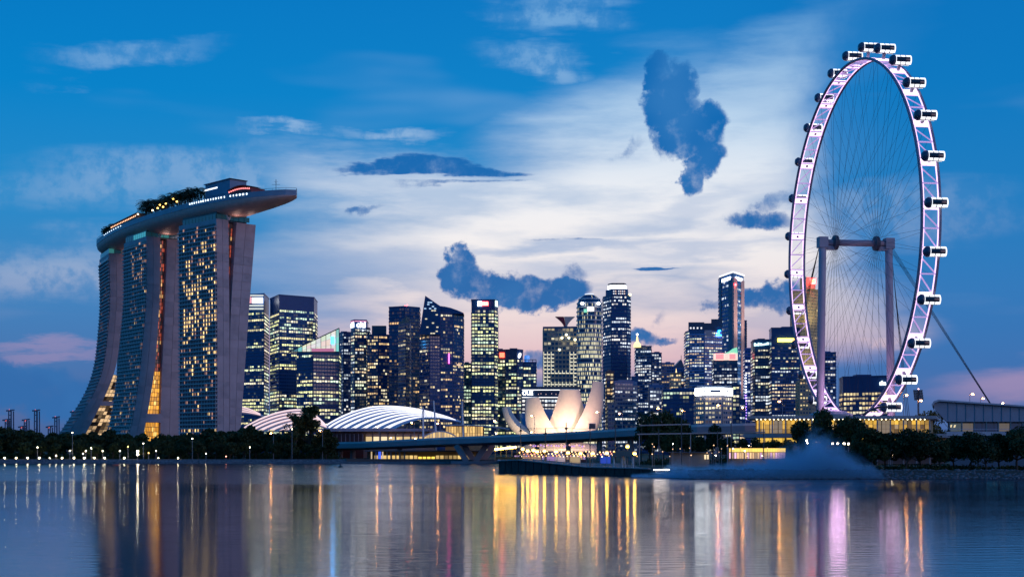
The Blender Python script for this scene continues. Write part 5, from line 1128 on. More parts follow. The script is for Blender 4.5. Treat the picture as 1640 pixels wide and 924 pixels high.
# street lamps of the bridge and the elevated road
G_ = 'orange street lamps of the bridge road'; LAMP_O = lamp_mat('sodium_lamp', (1.0, .40, .10), 170); LAMP_W = lamp_mat('white_lamp', (1.0, .84, .52), 50); LAMP_Y = lamp_mat('yellow_lamp', (1.0, .54, .07), 120)
HALO = {LAMP_O.name: lamp_mat('sodium_halo', (1.0, .42, .14), .9, False), LAMP_W.name: lamp_mat('white_halo', (1.0, .80, .50), .8, False), LAMP_Y.name: lamp_mat('yellow_halo', (1.0, .56, .04), 1.3, False)}
def street_lamp(px, py, Y, zb, label, group, lm, rad=.42, arm=1.4, name='street_lamp', pole=.11):
    h = W(px, py, Y); t = thing(name, label, 'lamp', (h.x + arm, Y, zb), group)
    m = MB(); m.tube([(h.x + arm, Y, zb), (h.x + arm, Y, h.z + .3), (h.x, Y, h.z + .45)], [pole * 1.3, pole, pole * .8], 6); m.build('post', GREY, t)
    sh = HALO.get(lm.name)
    m = MB(); m.lathe(h, [(.05, -rad * .8), (rad * .8, -rad * .5), (rad, 0), (rad * .7, rad * .6), (.05, rad * .8)], 10); hd = m.build('lamp_head', lm, t, smooth=True)
    if sh:
        for z0, z1 in ((rad * .45, rad * 1.7), (-rad * 1.5, -rad * .45)): m = MB(); m.lathe(h, [(rad * (.75 if z0 < 0 else 1.3), z0), (rad * 1.5, (z0 + z1) / 2), (rad * .5, z1)] if z0 > 0 else [(rad * .5, z0), (rad * 1.45, (z0 + z1) / 2), (rad * 1.25, z1)], 10); m.build('lamp_halo', sh, hd, smooth=True)  # added collars whose glow stands in for bloom around the bulb
    return t
for px, py in ((603.6, 683), (701, 678), (659.5, 677), (791.8, 674), (851.6, 665.7), (956, 660), (992, 662.4), (1054, 654), (1092, 657.5), (1150, 649), (1189, 652.7), (1248, 643)):
    b = bridge_at(px); street_lamp(px, py, b.y - 8, b.z, 'tall orange street lamp on the road bridge', G_, LAMP_O)
for px, py, Y in ((626, 701, 905), (665, 702, 890), (795, 694, 800), (851, 692, 752), (971, 690, 708)): street_lamp(px, py, Y, ZZ(712, Y), 'short lamp glowing low along the bridge parapet', 'low lamps along the bridge', LAMP_O, arm=0, rad=.4)
for px, py in ((434, 693.6), (512.6, 689.5)): street_lamp(px, py, 818, GZ, 'orange street lamp standing among the waterfront trees', 'orange lamps among the waterfront trees', LAMP_O)

# ---------------- under the bridge: lit pavilion on the far quay
t = thing('quay_pavilion', 'low pavilion with yellow-lit columns under the bridge', 'building', (XX(680, 840), 840, GZ)); g = MB(); r_ = random.Random(5)
q = MB(); q.prism([on(588, 846), on(770, 836), on(772, 860), on(590, 868)], GZ, 6.6); q.build('wall', mat('pavilion_wall', (.16, .13, .11), .7), t)
for x in range(600, 760, 7): k = r_.uniform(.15, .8); q = MB(); q.face([W(x, 736.6, 834), W(x + 5.4, 736.6, 834), W(x + 5.4, 729 if not 668 < x < 698 else 731, 834), W(x, 729 if not 668 < x < 698 else 731, 834)], (1.1 * k, .72 * k, .22 * k) if not 668 < x < 698 else (1.25, .82, .10)); q.build('lit_bay', WIN, t)
for x in (595, 602, 613, 620, 626, 634, 640, 648): m = MB(); m.tube([(XX(x, 830), 830, GZ), (XX(x, 830), 830, 6.6)], .4, 8); m.build('column', lamp_mat('column_glow', (1, .7, .25), .55, False) if x % 2 else GREY, t)
m = MB(); m.tube([(XX(608, 829), 829, GZ), (XX(608, 829), 829, 7)], .8, 10); m.build('blue_column', lamp_mat('blue_glow', (.03, .10, 1), .9, False), t)
q = MB(); q.prism([on(584, 828), on(778, 822), on(780, 870), on(586, 876)], 6.65, 7.3); q.build('roof', DARKC, t)
m = MB(); m.box((XX(650, 806), 805.2, 1.4), (66, 1.2, 2.4)); tag(m.build('quay_edge', mat('quay_brown', (.14, .10, .09), .8)), kind='structure')

# ================================================================== headland: quay wall, plaza, lamps
ZW = [4.0, 4.35, 3.5, 2.45, 2.32, 2.28]; FRONT = HEAD[1:7]
m = MB(); m.grid([[(x, y, z), (x * 1.02 + 2, 560, z + .3)] for (x, y), z in zip(FRONT, ZW)]); m.face([(FRONT[0][0], FRONT[0][1], 4.0), (FRONT[0][0] * 1.02 + 2, 560, 4.3), (FRONT[0][0] - .5, 560, GZ - 2), (FRONT[0][0], FRONT[0][1], -1)]); tag(m.build('plaza', PAVE), kind='structure')
t = thing('quay_wall', 'dark upright panelled quay wall around the headland tip', 'wall', (FRONT[0][0], FRONT[0][1], 0)); QW = mat('quay_panel', (.075, .060, .060), .85, vary=.3, scale=.4, spec=.15)
seg = []
for i in range(5):
    (x0, y0), (x1, y1) = FRONT[i], FRONT[i + 1]; n = max(1, round((Vector((x1, y1)) - Vector((x0, y0))).length / 4.2))
    for k in range(n):
        f0, f1 = k / n, (k + 1) / n; seg.append(((x0 + (x1 - x0) * f0, y0 + (y1 - y0) * f0, ZW[i] + (ZW[i + 1] - ZW[i]) * f0), (x0 + (x1 - x0) * f1, y0 + (y1 - y0) * f1, ZW[i] + (ZW[i + 1] - ZW[i]) * f1)))
bk = MB(); rl = MB()
for a, b in seg:
    bk.add([(a[0], a[1] + .3, -1.5), (b[0], b[1] + .3, -1.5), (b[0], b[1] + .3, b[2] - .02), (a[0], a[1] + .3, a[2] - .02)], [(0, 1, 2, 3)])
    d = Vector(b) - Vector(a); e = d * .05; A = Vector(a) + e; B = Vector(b) - e; m = MB(); o_ = Vector((0, -.35, 0))
    A0 = Vector((A.x, A.y, -1.5)); B0 = Vector((B.x, B.y, -1.5)); m.add([A0 + o_, B0 + o_, B + o_, A + o_, A0, B0, B, A], [(0, 1, 2, 3), (3, 2, 6, 7), (0, 3, 7, 4), (1, 5, 6, 2)]); m.build('wall_panel', QW, t)
bk.build('backing', DARKC, t)
cp = MB()
for a, b in seg: cp.beam((a[0], a[1] - .1, a[2] + .12), (b[0], b[1] - .1, b[2] + .12), 1.0, .3)
cp.build('coping', GREY, t)
m = MB(); m.prism([(FRONT[0][0] - 1, FRONT[0][1] - .6), (FRONT[0][0] + 7, FRONT[0][1] - 2.6), (FRONT[0][0] + 8, FRONT[0][1] + 6), (FRONT[0][0] - 1, FRONT[0][1] + 8)], 4.5, 5.4); tag(m.build('planter', mat('planter_hedge', (.05, .06, .03), .9, vary=.4, scale=1)), 'low hedge-topped planter on the tip of the quay', 'planter')
t = thing('quay_railing', 'thin post-and-rail fence along the quay edge', 'railing', (FRONT[2][0], FRONT[2][1], ZW[2]))
for a, b in seg[2:]:
    m = MB(); m.beam((a[0], a[1] + .5, a[2] + .2), (a[0], a[1] + .5, a[2] + 1.3), .09); m.build('post', STEEL, t)
    for h in (1.3, .8): m = MB(); m.beam((a[0], a[1] + .5, a[2] + h), (b[0], b[1] + .5, b[2] + h), .06); m.build('rail', STEEL, t)
def plaza_y(px): return interp([(797, 490), (830, 478), (880, 462), (940, 446), (1000, 434), (1040, 424)], px)
def plaza_z(px): return interp([(797, 4.0), (830, 4.35), (880, 3.5), (940, 2.45), (1040, 2.3)], px)
for px, py in ((837, 719), (845, 722), (854.5, 721), (860, 723), (872, 722), (890.6, 723), (909.7, 724.9), (929.5, 726), (949.3, 726), (972, 725.4), (994.5, 726.4), (1016.3, 726.4)):
    Y = plaza_y(px) + 7; street_lamp(px, py, Y, plaza_z(px), 'yellow globe lamp in the row along the headland quay', 'yellow globe lamps on the quay', LAMP_Y, rad=.42, arm=0, name='globe_lamp', pole=.07)
street_lamp(1005, 715, 446, 2.3, 'higher yellow lamp above the pavilion roof on the quay', None, LAMP_Y, rad=.42, arm=0, name='globe_lamp')
# lamp-strung shelter at the tip
t = thing('lamp_shelter', 'open shelter hung with glowing yellow lamps at the quay tip', 'shelter', (XX(810, 505), 505, 4)); 
for i in range(9):
    px = 794 + i * 3.9; q = MB(); q.lathe(W(px, 719.3 - i * .42, 503), [(.05, -.4), (.42, -.2), (.42, .25), (.05, .4)], 8); q.build('lamp', lamp_mat('shelter_lamp', (1.0, .56, .08), 26), t)
for px in (793, 802, 811, 820, 828): m = MB(); m.tube([(XX(px, 505), 505, 3.9), (XX(px, 505), 505, ZZ(716, 505))], .12, 6); m.build('post', STEEL, t)
q = MB(); q.add([W(792, 717.6, 499), W(829, 713.6, 499), W(830, 713.6, 512), W(793, 717.6, 512)] + [W(792, 717, 499), W(829, 713, 499), W(830, 713, 512), W(793, 717, 512)], [(3, 2, 1, 0), (4, 5, 6, 7), (0, 1, 5, 4), (1, 2, 6, 5), (2, 3, 7, 6), (3, 0, 4, 7)]); q.build('roof', mat('shelter_roof', (.30, .22, .12), .7), t)
# festoon lights strung over the plaza
t = thing('festoon_lights', 'sagging strings of tiny amber bulbs over the quay plaza', 'lights', (XX(900, 500), 500, 4)); r_ = random.Random(44)
for s_ in range(3):
    base_y = (724.5, 728, 731)[s_]; Yf_ = (540, 520, 500)[s_]; wire = []
    for i in range(34):
        px = 832 + i * 5.6 + s_ * 1.7; py = base_y - 1.6 * abs(math.sin(i * .55)) + r_.uniform(-.5, .5); p = W(px, py, Yf_); wire.append(p + Vector((0, .2, .25)))
        if r_.random() < .8: q = MB(); rb = r_.uniform(.14, .30); q.lathe(p, [(.03, -rb), (rb, 0), (.03, rb)], 6); q.build('bulb', lamp_mat(*r_.choice((('bulb_amber', (1, .52, .12), 5, False), ('bulb_amber', (1, .52, .12), 5, False), ('bulb_warm', (1, .72, .36), 4, False), ('bulb_coral', (1, .28, .12), 3, False)))), t)
    q = MB(); q.tube(wire, .03, 4); q.build('wire', STEEL, t)
# small columned pavilion
t = thing('columned_pavilion', 'small hipped pavilion on white columns near the quay end', 'pavilion', (XX(1000, 438), 438, 2.3))
for px, Y in ((983.5, 434), (996.5, 434), (1013.5, 434), (1000.5, 444), (1013, 444)): m = MB(); m.tube([(XX(px, Y), Y, 2.2), (XX(px, Y), Y, 5.8)], .27, 8); m.build('column', WHITE, t)
c0 = [on(979, 431), on(1018, 431), on(1018, 449), on(980, 449)]; ap = [W(990, 721, 440), W(1007, 721, 440)]; m = MB(); m.add([(p.x, p.y, 5.8) for p in c0] + ap, [(3, 2, 1, 0), (0, 1, 5, 4), (1, 2, 5), (2, 3, 4, 5), (3, 0, 4)]); m.build('roof', mat('rust_roof', (.16, .08, .05), .8), t)
# long hall under the bridge with coloured lights, event tents
t = thing('promenade_hall', 'long two-level hall under the bridge strung with violet and rose lights', 'building', (XX(880, 640), 640, GZ)); q = MB(); q.prism([on(822, 648), on(938, 636), on(940, 650), on(824, 660)], GZ, 6.2); q.build('wall', mat('hall_dark', (.10, .08, .10), .7), t); q = MB(); q.prism([on(818, 644), on(940, 632), on(942, 652), on(820, 662)], 6.25, 7.0); q.build('upper_deck', mat('deck_lilac', (.16, .12, .14), .7), t); r_ = random.Random(6)
for i in range(26):
    x = 824 + i * 4.4; k = r_.uniform(.05, .6); c = r_.choice(((.9, .55, .9), (1, .6, .35), (.75, .5, 1), (1, .75, .5), (.3, .25, .3))); q = MB(); q.face([W(x, 735.5, 634), W(x + 3.4, 735.5, 634), W(x + 3.4, 729, 634), W(x, 729, 634)], tuple(k * z for z in c)); q.build('shop_window', WIN, t)
for i in range(22):
    x = 850 + i * 4.1; q = MB(); q.lathe(W(x + r_.uniform(-1, 1), 713.5 + r_.uniform(-1.4, 1.4), 636), [(.05, -.4), (.5, 0), (.05, .4)], 7); q.build('light_bulb', lamp_mat(*(('bulb_violet', (.7, .25, .9), .9, False) if i % 3 else ('bulb_rose', (1, .45, .3), 1.4, False))), t)
for px, c, nm in ((884, (.75, .45, 1.0), 'violet'), (897, (1, .75, .8), 'rose'), (921, (1, .7, .35), 'amber'), (858, (1, .6, .35), 'orange'), (842, (1, .5, .3), 'coral'), (970, (.06, .14, 1), 'blue')):
    Y = 545; x = XX(px, Y); t = thing('event_tent', nm + '-lit peaked event tent under the bridge', 'tent', (x, Y, 4)); q = MB(); q.add([(x - 2.2, Y - 2.2, 5.6), (x + 2.2, Y - 2.2, 5.6), (x + 2.2, Y + 2.2, 5.6), (x - 2.2, Y + 2.2, 5.6), (x, Y, 7.0)], [(0, 1, 4), (1, 2, 4), (2, 3, 4), (3, 0, 4), (3, 2, 1, 0)]); q.build('canopy', mat('tent_' + nm, tuple(.1 + .3 * z for z in c), .7, emit=c, es=.10), t)
    for a, b in ((-2, -2), (2, -2), (2, 2), (-2, 2)): m = MB(); m.beam((x + a, Y + b, 2.5), (x + a, Y + b, 5.6), .12); m.build('pole', STEEL, t)
    q = MB(); q.face([(x - 2, Y + 1.9, 2.6), (x + 2, Y + 1.9, 2.6), (x + 2, Y + 1.9, 5.2), (x - 2, Y + 1.9, 5.2)], tuple(z * .35 for z in c)); q.build('lit_backdrop', WIN, t)
# tall dark poles on the headland
G_ = 'dark poles standing on the headland'
def pole(px, y0, y1, Y, label, arms=True, group=G_):
    x = XX(px, Y); t = thing('utility_pole', label, 'pole', (x, Y, ZZ(y1, Y)), group); m = MB(); m.tube([(x, Y, ZZ(y1, Y)), (x, Y, ZZ(y0, Y))], [.2, .14], 7); m.build('shaft', STEEL, t)
    if arms: m = MB(); m.lathe((x, Y, ZZ(y0, Y) - 1.9), [(.1, -.5), (.34, -.3), (.34, .3), (.1, .5)], 8); m.beam((x - .7, Y, ZZ(y0, Y) - 1.9), (x + .7, Y, ZZ(y0, Y) - 1.9), .2); m.build('insulator', STEEL, t)
for px, y0, y1 in ((834, 681, 737), (873.5, 685, 738), (906.8, 676.5, 739), (985.4, 672, 740)): pole(px, y0, y1, plaza_y(px) + 10, 'dark banner pole with a collar on the headland plaza')
for px, y0 in ((1055, 687), (1149, 690), (1171, 676), (1223, 676)): pole(px, y0, 738, 470, 'plain dark pole among the garden trees', False, 'plain poles among the garden trees')
pole(1091.5, 652, 744, 440, 'tallest pale pole rising between the quay and the trees', False, None)
t = thing('signboard_pole', 'pole carrying a dark square signboard in front of the museum', 'sign', (XX(945, 455), 455, 2.4)); m = MB(); m.tube([(XX(945, 455), 455, 2.4), (XX(945, 455), 455, ZZ(684, 455))], .16, 7); m.build('post', STEEL, t); m = MB(); c = W(948.6, 682, 455); m.box(c, (1.8, .2, 1.5)); bd = m.build('board', DARKC, t); m = MB(); m.box(c + Vector((0, .15, 0)), (2.1, .12, 1.8)); m.build('board_frame', WHITE, bd)
for k, (a, b) in enumerate((((834, 686), (906.8, 684)), ((906.8, 685), (945, 686)))):
    A = W(a[0], a[1], plaza_y(a[0]) + 10); B = W(b[0], b[1], plaza_y(b[0]) + 10); m = MB(); m.tube([A, A.lerp(B, .5) - Vector((0, 0, .25)), B], .05, 4); tag(m.build('overhead_wire', STEEL), ('thin wire strung between the banner poles', 'thin wire from the tall banner pole to the signboard')[k], 'wire')
t = thing('pipe_gantry', 'two thin pale horizontal bars carried across the dark trees on posts', 'gantry', (XX(1070, 520), 520, GZ))
for y0, y1, a, b in ((681, 679, 1024, 1106), (695, 692, 1020, 1225)): m = MB(); m.beam(W(a, y0, 520), W(b, y1, 520), .35, .45); m.build('bar', GREY, t)
for px in (1024, 1106, 1165, 1225): m = MB(); m.beam((XX(px, 520.6), 520.6, GZ), (XX(px, 520.6), 520.6, ZZ(694, 520)), .3); m.build('post', GREY, t)
# low kiosks and lights among the garden trees
t = thing('garden_kiosk', 'low grey kiosk with a lit doorway behind the mist', 'kiosk', (XX(1100, 480), 480, GZ)); q = MB(); q.prism([on(1074, 478), on(1136, 476), on(1136, 486), on(1074, 488)], GZ, ZZ(725, 478)); q.build('wall', mat('kiosk_wall', (.30, .27, .27), .8), t); q = MB(); q.prism([on(1070, 476), on(1140, 474), on(1140, 488), on(1070, 490)], ZZ(725, 478) + .02, ZZ(723.5, 478)); q.build('roof', DARKC, t)
for x in (1128, 1132): q = MB(); q.face([W(x, 735, 474.6), W(x + 3, 735, 474.6), W(x + 3, 728, 474.6), W(x, 728, 474.6)], (1, .75, .4)); q.build('lit_door', WIN, t)
t = thing('garden_cafe', 'low cafe with a bright yellow fascia and lit frontage', 'building', (XX(1205, 500), 500, GZ)); q = MB(); q.prism([on(1166, 498), on(1258, 492), on(1258, 506), on(1166, 510)], GZ, ZZ(717, 498)); q.build('wall', mat('cafe_wall', (.3, .22, .14), .7), t); r_ = random.Random(2)
for i in range(22): x = 1168 + i * 4.1; k = r_.uniform(.35, 1.2); q = MB(); q.face([W(x, 734, 490.5), W(x + 3.2, 734, 490.5), W(x + 3.2, 724.5, 490.5), W(x, 724.5, 490.5)], (1 * k, .62 * k, .28 * k) if r_.random() < .7 else (.9 * k, .5 * k, .7 * k)); q.build('lit_bay', WIN, t); q = MB(); q.face([W(x, 723.5, 490), W(x + 3.9, 723.5, 490), W(x + 3.9, 717.5, 490), W(x, 717.5, 490)], (1.25, .80, .12)); q.build('fascia_panel', WIN, t)
G_ = 'small warm lights among the garden trees'; r_ = random.Random(23)
for i in range(30):
    px = r_.uniform(1040, 1235); py = r_.uniform(709, 731); Y = r_.uniform(455, 470); street_lamp(px, py, Y, GZ, 'small warm garden light glimmering between the dark tree trunks', G_, lamp_mat('glimmer', (1, .55, .22), 2.2, False) if i % 5 else LAMP_W, rad=r_.uniform(.10, .22), arm=0, name='garden_light', pole=.05)
for px, py in ((1333.5, 710), (1341.5, 710), (1352, 710), (1359, 710.5), (1292, 705), (1293, 709), (1423, 711), (1429, 729), (1468, 720)): street_lamp(px, py, 470 if px < 1380 else 430, GZ, 'bright white lamp seen through mist beneath the terminal', 'white lamps beneath the terminal', LAMP_W, rad=.3, arm=0, name='garden_light', pole=.05)
# far promenade lamps
G_ = 'white bollard lamps along the far water edge'
for px in (7.4, 26, 44, 62.8, 79.6, 99.5, 118.5, 135, 151, 167.5, 199, 253.7, 285): street_lamp(px, 733, 808.5, GZ, 'white bollard lamp at the far water edge under the trees', G_, lamp_mat('bollard_lamp', (1, .86, .52), 50), rad=.36 if px not in (79.6, 253.7) else .2, arm=0, name='bollard_lamp')
G_ = 'post lamps in the far waterfront park'
for px, py in ((89.8, 729.5), (112, 721.5), (137.5, 722), (133, 726), (146, 717.5), (164.5, 722), (192, 722), (229.5, 709.7), (250, 722), (308, 702), (467.7, 687), (116, 692.7), (330, 726), (60, 716), (400, 716)): street_lamp(px, py, 812, GZ, 'white post lamp among the trees of the far waterfront park', G_, LAMP_W, rad=.27, arm=0, name='park_lamp')
for py in (722.5, 727.5): street_lamp(220.5, py, 812, GZ, 'dazzling floodlight stacked in a pair on the far bank', 'paired floodlights on the far bank', lamp_mat('bank_flood', (1, .88, .6), 40), rad=.62, arm=0, name='bank_floodlight')
for px, py, c in ((362, 730.5, 'r'), (238, 725, 'y'), (205, 715, 'y')): street_lamp(px, py, 814, GZ, {'r': 'small reddish light low on the far bank', 'y': 'soft amber uplight below the waterfront trees'}[c], None if c == 'r' else 'amber uplights on the far bank', lamp_mat('up_' + c, (1, .3, .2) if c == 'r' else (1, .6, .15), 12), rad=.3, arm=0, name='ground_light')
# undergrowth closing the belts of trees
def shrubs(name, label, spots, leaf, seed, n):
    rs = np.random.RandomState(seed); i = rs.randint(0, len(spots), n); S = np.array(spots); P = S[i, :3] + rs.normal(size=(n, 3)) * S[i, 3:4] * np.array([1, .6, .45]); P[:, 2] = np.maximum(P[:, 2], GZ); me = leaf_mesh(name, P, rs.uniform(.6, 1.3, n) * leaf, seed); me.materials.append(LEAF); o = link(name, me); tag(o, label, 'shrubs', kind='stuff')
shrubs('far_undergrowth', 'dark undergrowth below the far waterfront trees', [(XX(px, Y), Y, GZ + rnd.uniform(.5, 3.2), rnd.uniform(1.2, 2.6)) for px, Y in ((rnd.uniform(-60, 540), rnd.uniform(832, 880)) for _ in range(420))], .8, 4, 15000)
shrubs('bank_undergrowth', 'low dark bushes along the boulder-edged bank', [(XX(px, Y), Y, GZ + rnd.uniform(.1, .7), rnd.uniform(.5, 1.1)) for px, Y in ((rnd.uniform(1372, 1720), rnd.uniform(399, 410)) for _ in range(110))], .35, 5, 6000)
shrubs('garden_undergrowth', 'dark bushes of the gardens behind the quay', [(XX(px, Y), Y, GZ + rnd.uniform(.2, 1.6), rnd.uniform(.8, 1.8)) for px, Y in ((rnd.uniform(1030, 1400), rnd.uniform(520, 560)) for _ in range(160))], .5, 6, 9000)

# ================================================================== observation wheel
WC = Vector((143, 600, 93.6)); TH = R(7.8); AX = Vector((math.cos(TH), math.sin(TH), 0)); HV = Vector((-math.sin(TH), math.cos(TH), 0)); WR = 74.0
def wp(phi, rad, ax=0.0): return WC + HV * (rad * math.cos(phi)) + Vector((0, 0, rad * math.sin(phi))) + AX * ax
def wheel():
    t = thing('observation_wheel', 'giant observation wheel with pink-lit rim and glowing cabins', 'ferris wheel', (WC.x, WC.y, GZ))
    STL = mat('rim_steel', (.30, .26, .36), .45); PK = lamp_mat('rim_led', (.95, .58, .98), 1.6, False); PK2 = lamp_mat('rim_panel', (1.0, .74, .97), 1.7, False); LIL = mat('lilac_steel_glow', (.62, .50, .68), .5, emit=(.75, .45, .95), es=.5); LIL.cycles.emission_sampling = 'NONE'  # rungs and braces glow: light falling on the steel is put into it
    n = 168
    for a in (-3.5, 3.5):
        m = MB(); m.tube([wp(2 * math.pi * i / n, WR, a) for i in range(n)], .58, 8, closed=True); ring = m.build('rim_ring', STL, t, smooth=True)
        m = MB(); m.tube([wp(2 * math.pi * i / n, WR, a * .80) for i in range(n)], .26, 6, closed=True); m.build('light_tube', PK, ring, smooth=True)
    N = 28; ph0 = R(100.3)
    for k in range(N):
        ph = ph0 + 2 * math.pi * k / N; dp = 2 * math.pi / N
        m = MB(); m.beam(wp(ph - .018, WR, -3.2), wp(ph - .018, WR, 3.2), .5); m.beam(wp(ph + .018, WR, -3.2), wp(ph + .018, WR, 3.2), .5); m.build('rung', LIL, t)
        m = MB(); q = [wp(ph + s * .021, WR - .3 * 0 + .1, a) for s, a in ((-1, -2.6), (1, -2.6), (1, 2.6), (-1, 2.6))]; rad = (wp(ph, WR + 1) - wp(ph, WR)); m.add(q + [p + rad * .5 for p in q], [(0, 1, 2, 3), (7, 6, 5, 4), (0, 4, 5, 1), (1, 5, 6, 2), (2, 6, 7, 3), (3, 7, 4, 0)]); m.build('boarding_panel', PK2, t)
        m = MB(); m.beam(wp(ph + .03, WR, -3.2), wp(ph + dp * .5, WR, 3.2), .38); m.build('brace', LIL, t); m = MB(); m.beam(wp(ph + dp * .5, WR, -3.2), wp(ph + dp * .97, WR, 3.2), .38); m.build('brace', LIL, t)
        m = MB(); m.beam(wp(ph + dp * .5, WR, -3.2), wp(ph + dp * .5, WR, 3.2), .5); m.build('rung', LIL, t)
        m = MB(); m.beam(wp(ph, WR, 0), wp(ph, WR + 3, 0), 1.0); m.build('cabin_mount', STL, t)
    # cabins: one built, the rest copied
    GL = mat('cabin_glass', (.02, .03, .06), .08); LT = lamp_mat('cabin_light', (.96, .98, 1.0), 1.35, False); CAP = mat('cabin_cap', (.05, .08, .14), .25)
    L_ = 8.2; R_ = 1.98; na = 24
    body = MB(); body.lathe((0, 0, 0), [(.3, -L_ / 2), (1.5, -L_ / 2 + .15), (R_ - .12, -L_ / 2 + .9), (R_ - .12, L_ / 2 - .9), (1.5, L_ / 2 - .15), (.3, L_ / 2)], na)
    lit = MB()
    for s0, s1 in ((-.30, -.085), (-.045, .165), (.205, .46)):
        for a0, a1 in ((.50, 1.12), (math.pi - 1.12, math.pi - .50), (-1.12, -.50), (math.pi + .50, math.pi + 1.12)):
            lit.grid([[(R_ * math.cos(a0 + (a1 - a0) * j / 4), R_ * math.sin(a0 + (a1 - a0) * j / 4), L_ * s) for j in range(5)] for s in (s0, s1)])
    for a0, a1 in ((-.5, .5), (math.pi - .5, math.pi + .5)):
        for s0, s1 in ((.40, .46), (-.30, -.275)): lit.grid([[(R_ * math.cos(a0 + (a1 - a0) * j / 4), R_ * math.sin(a0 + (a1 - a0) * j / 4), L_ * s) for j in range(5)] for s in (s0, s1)])
    capm = MB(); capm.lathe((0, 0, 0), [(.2, -L_ / 2 - .25), (1.3, -L_ / 2 - .1), (R_ + .02, -L_ / 2 + .8), (R_ + .04, -L_ / 2 + 1.5), (R_ - .3, -L_ / 2 + 1.52)], na)
    Mx = Matrix((HV, Vector((0, 0, 1)), AX)).transposed().to_4x4()          # local z along the axle, local y up, local x horizontal in the wheel plane
    protos = None
    for k in range(N):
        ph = ph0 + 2 * math.pi * k / N; loc = wp(ph, WR + 4.6) - ORG[t]
        if protos is None:
            ob = MB.build(body, 'cabin', GL, None, True); l1 = tag(MB.build(lit, 'light_panel', LT), kind='stuff'); c1 = MB.build(capm, 'end_cap', CAP, None, True); l1.parent = ob; c1.parent = ob; protos = (ob, l1, c1); o = ob
        else:
            o = protos[0].copy(); col.objects.link(o)
            for q in protos[1:]: e = q.copy(); col.objects.link(e); e.parent = o
        o.parent = t; o.matrix_local = Matrix.Translation(loc) @ Mx
    # hubs, axle, columns
    m = MB(); m.tube([WC - AX * 14.2, WC + AX * 14.2], 1.35, 16); m.build('axle', mat('axle_rose', (.42, .34, .40), .5), t, smooth=True)
    for s in (-1, 1):
        m = MB(); m.tube([WC + AX * s * a for a in (7.6, 8.0, 8.1, 9.6, 9.7, 10.2)], [2.0, 2.2, 3.0, 3.0, 2.2, 2.0], 18); m.build('hub', mat('hub_dark', (.12, .11, .14), .5), t)
        m = MB(); c = WC + AX * s * 14.4; b = Vector((c.x + s * 1.3, c.y, GZ)); m.tube([b, c + Vector((0, 0, -4)), c + Vector((0, 0, 1))], [1.65, 1.55, 1.55], 18); m.build('column', mat('column_lilac', (.50, .46, .54), .55), t, smooth=True)
        m = MB(); m.box(c + Vector((0, 0, 0)), (3.8, 3.8, 4.4), TH); m.box(c - AX * s * 3 + Vector((0, 0, -2.2)), (4, 2.0, 1.6), TH); m.build('bearing_head', mat('head_lilac', (.40, .37, .44), .55), t)
    # spokes
    unit = MB(); unit.tube([(0, 0, 0), (0, 0, 1)], 1.0, 4, cap=False); first = None; CB = mat('cable_dark', (.03, .035, .05), .5, metal=.3, vary=0)
    def cable(a, b, rad, name):
        nonlocal first
        if first is None: o = MB.build(unit, name, CB); first = o
        else: o = bpy.data.objects.new(name, first.data); col.objects.link(o)
        d = b - a; o.parent = t; o.matrix_local = Matrix.Translation(a - ORG[t]) @ d.to_track_quat('Z', 'Y').to_matrix().to_4x4() @ Matrix.Diagonal((rad, rad, d.length, 1)); return o
    for k in range(56):
        ph = ph0 + 2 * math.pi * k / 56
        for s in (-1, 1):
            tw = .55 if k % 2 else -.55; h = WC + AX * s * 8.85 + HV * (2.6 * math.cos(ph + tw)) + Vector((0, 0, 2.6 * math.sin(ph + tw))); cable(h, wp(ph, WR - .5, s * (1.0 if k % 2 else 2.4)), .045, 'spoke_cable')
    # stays
    cl = WC - AX * 14.4; crr = WC + AX * 14.4
    for i in range(4):
        cable(crr + Vector((1.2, .6 * i, -1 - i * .5)), Vector((XX(1606 + 4 * i, 540), 540 + 3 * i, 18)), .10, 'stay_cable'); cable(cl + Vector((-1.2, .6 * i, -1 - i * .5)), Vector((XX(1232 + 5 * i, 690), 690, 14)), .10, 'stay_cable')
        if i < 3: cable(crr + Vector((1.0, .5 * i, -2)), Vector((XX(1454 + 3 * i, 650), 650, 14)), .10, 'stay_cable')
wheel()

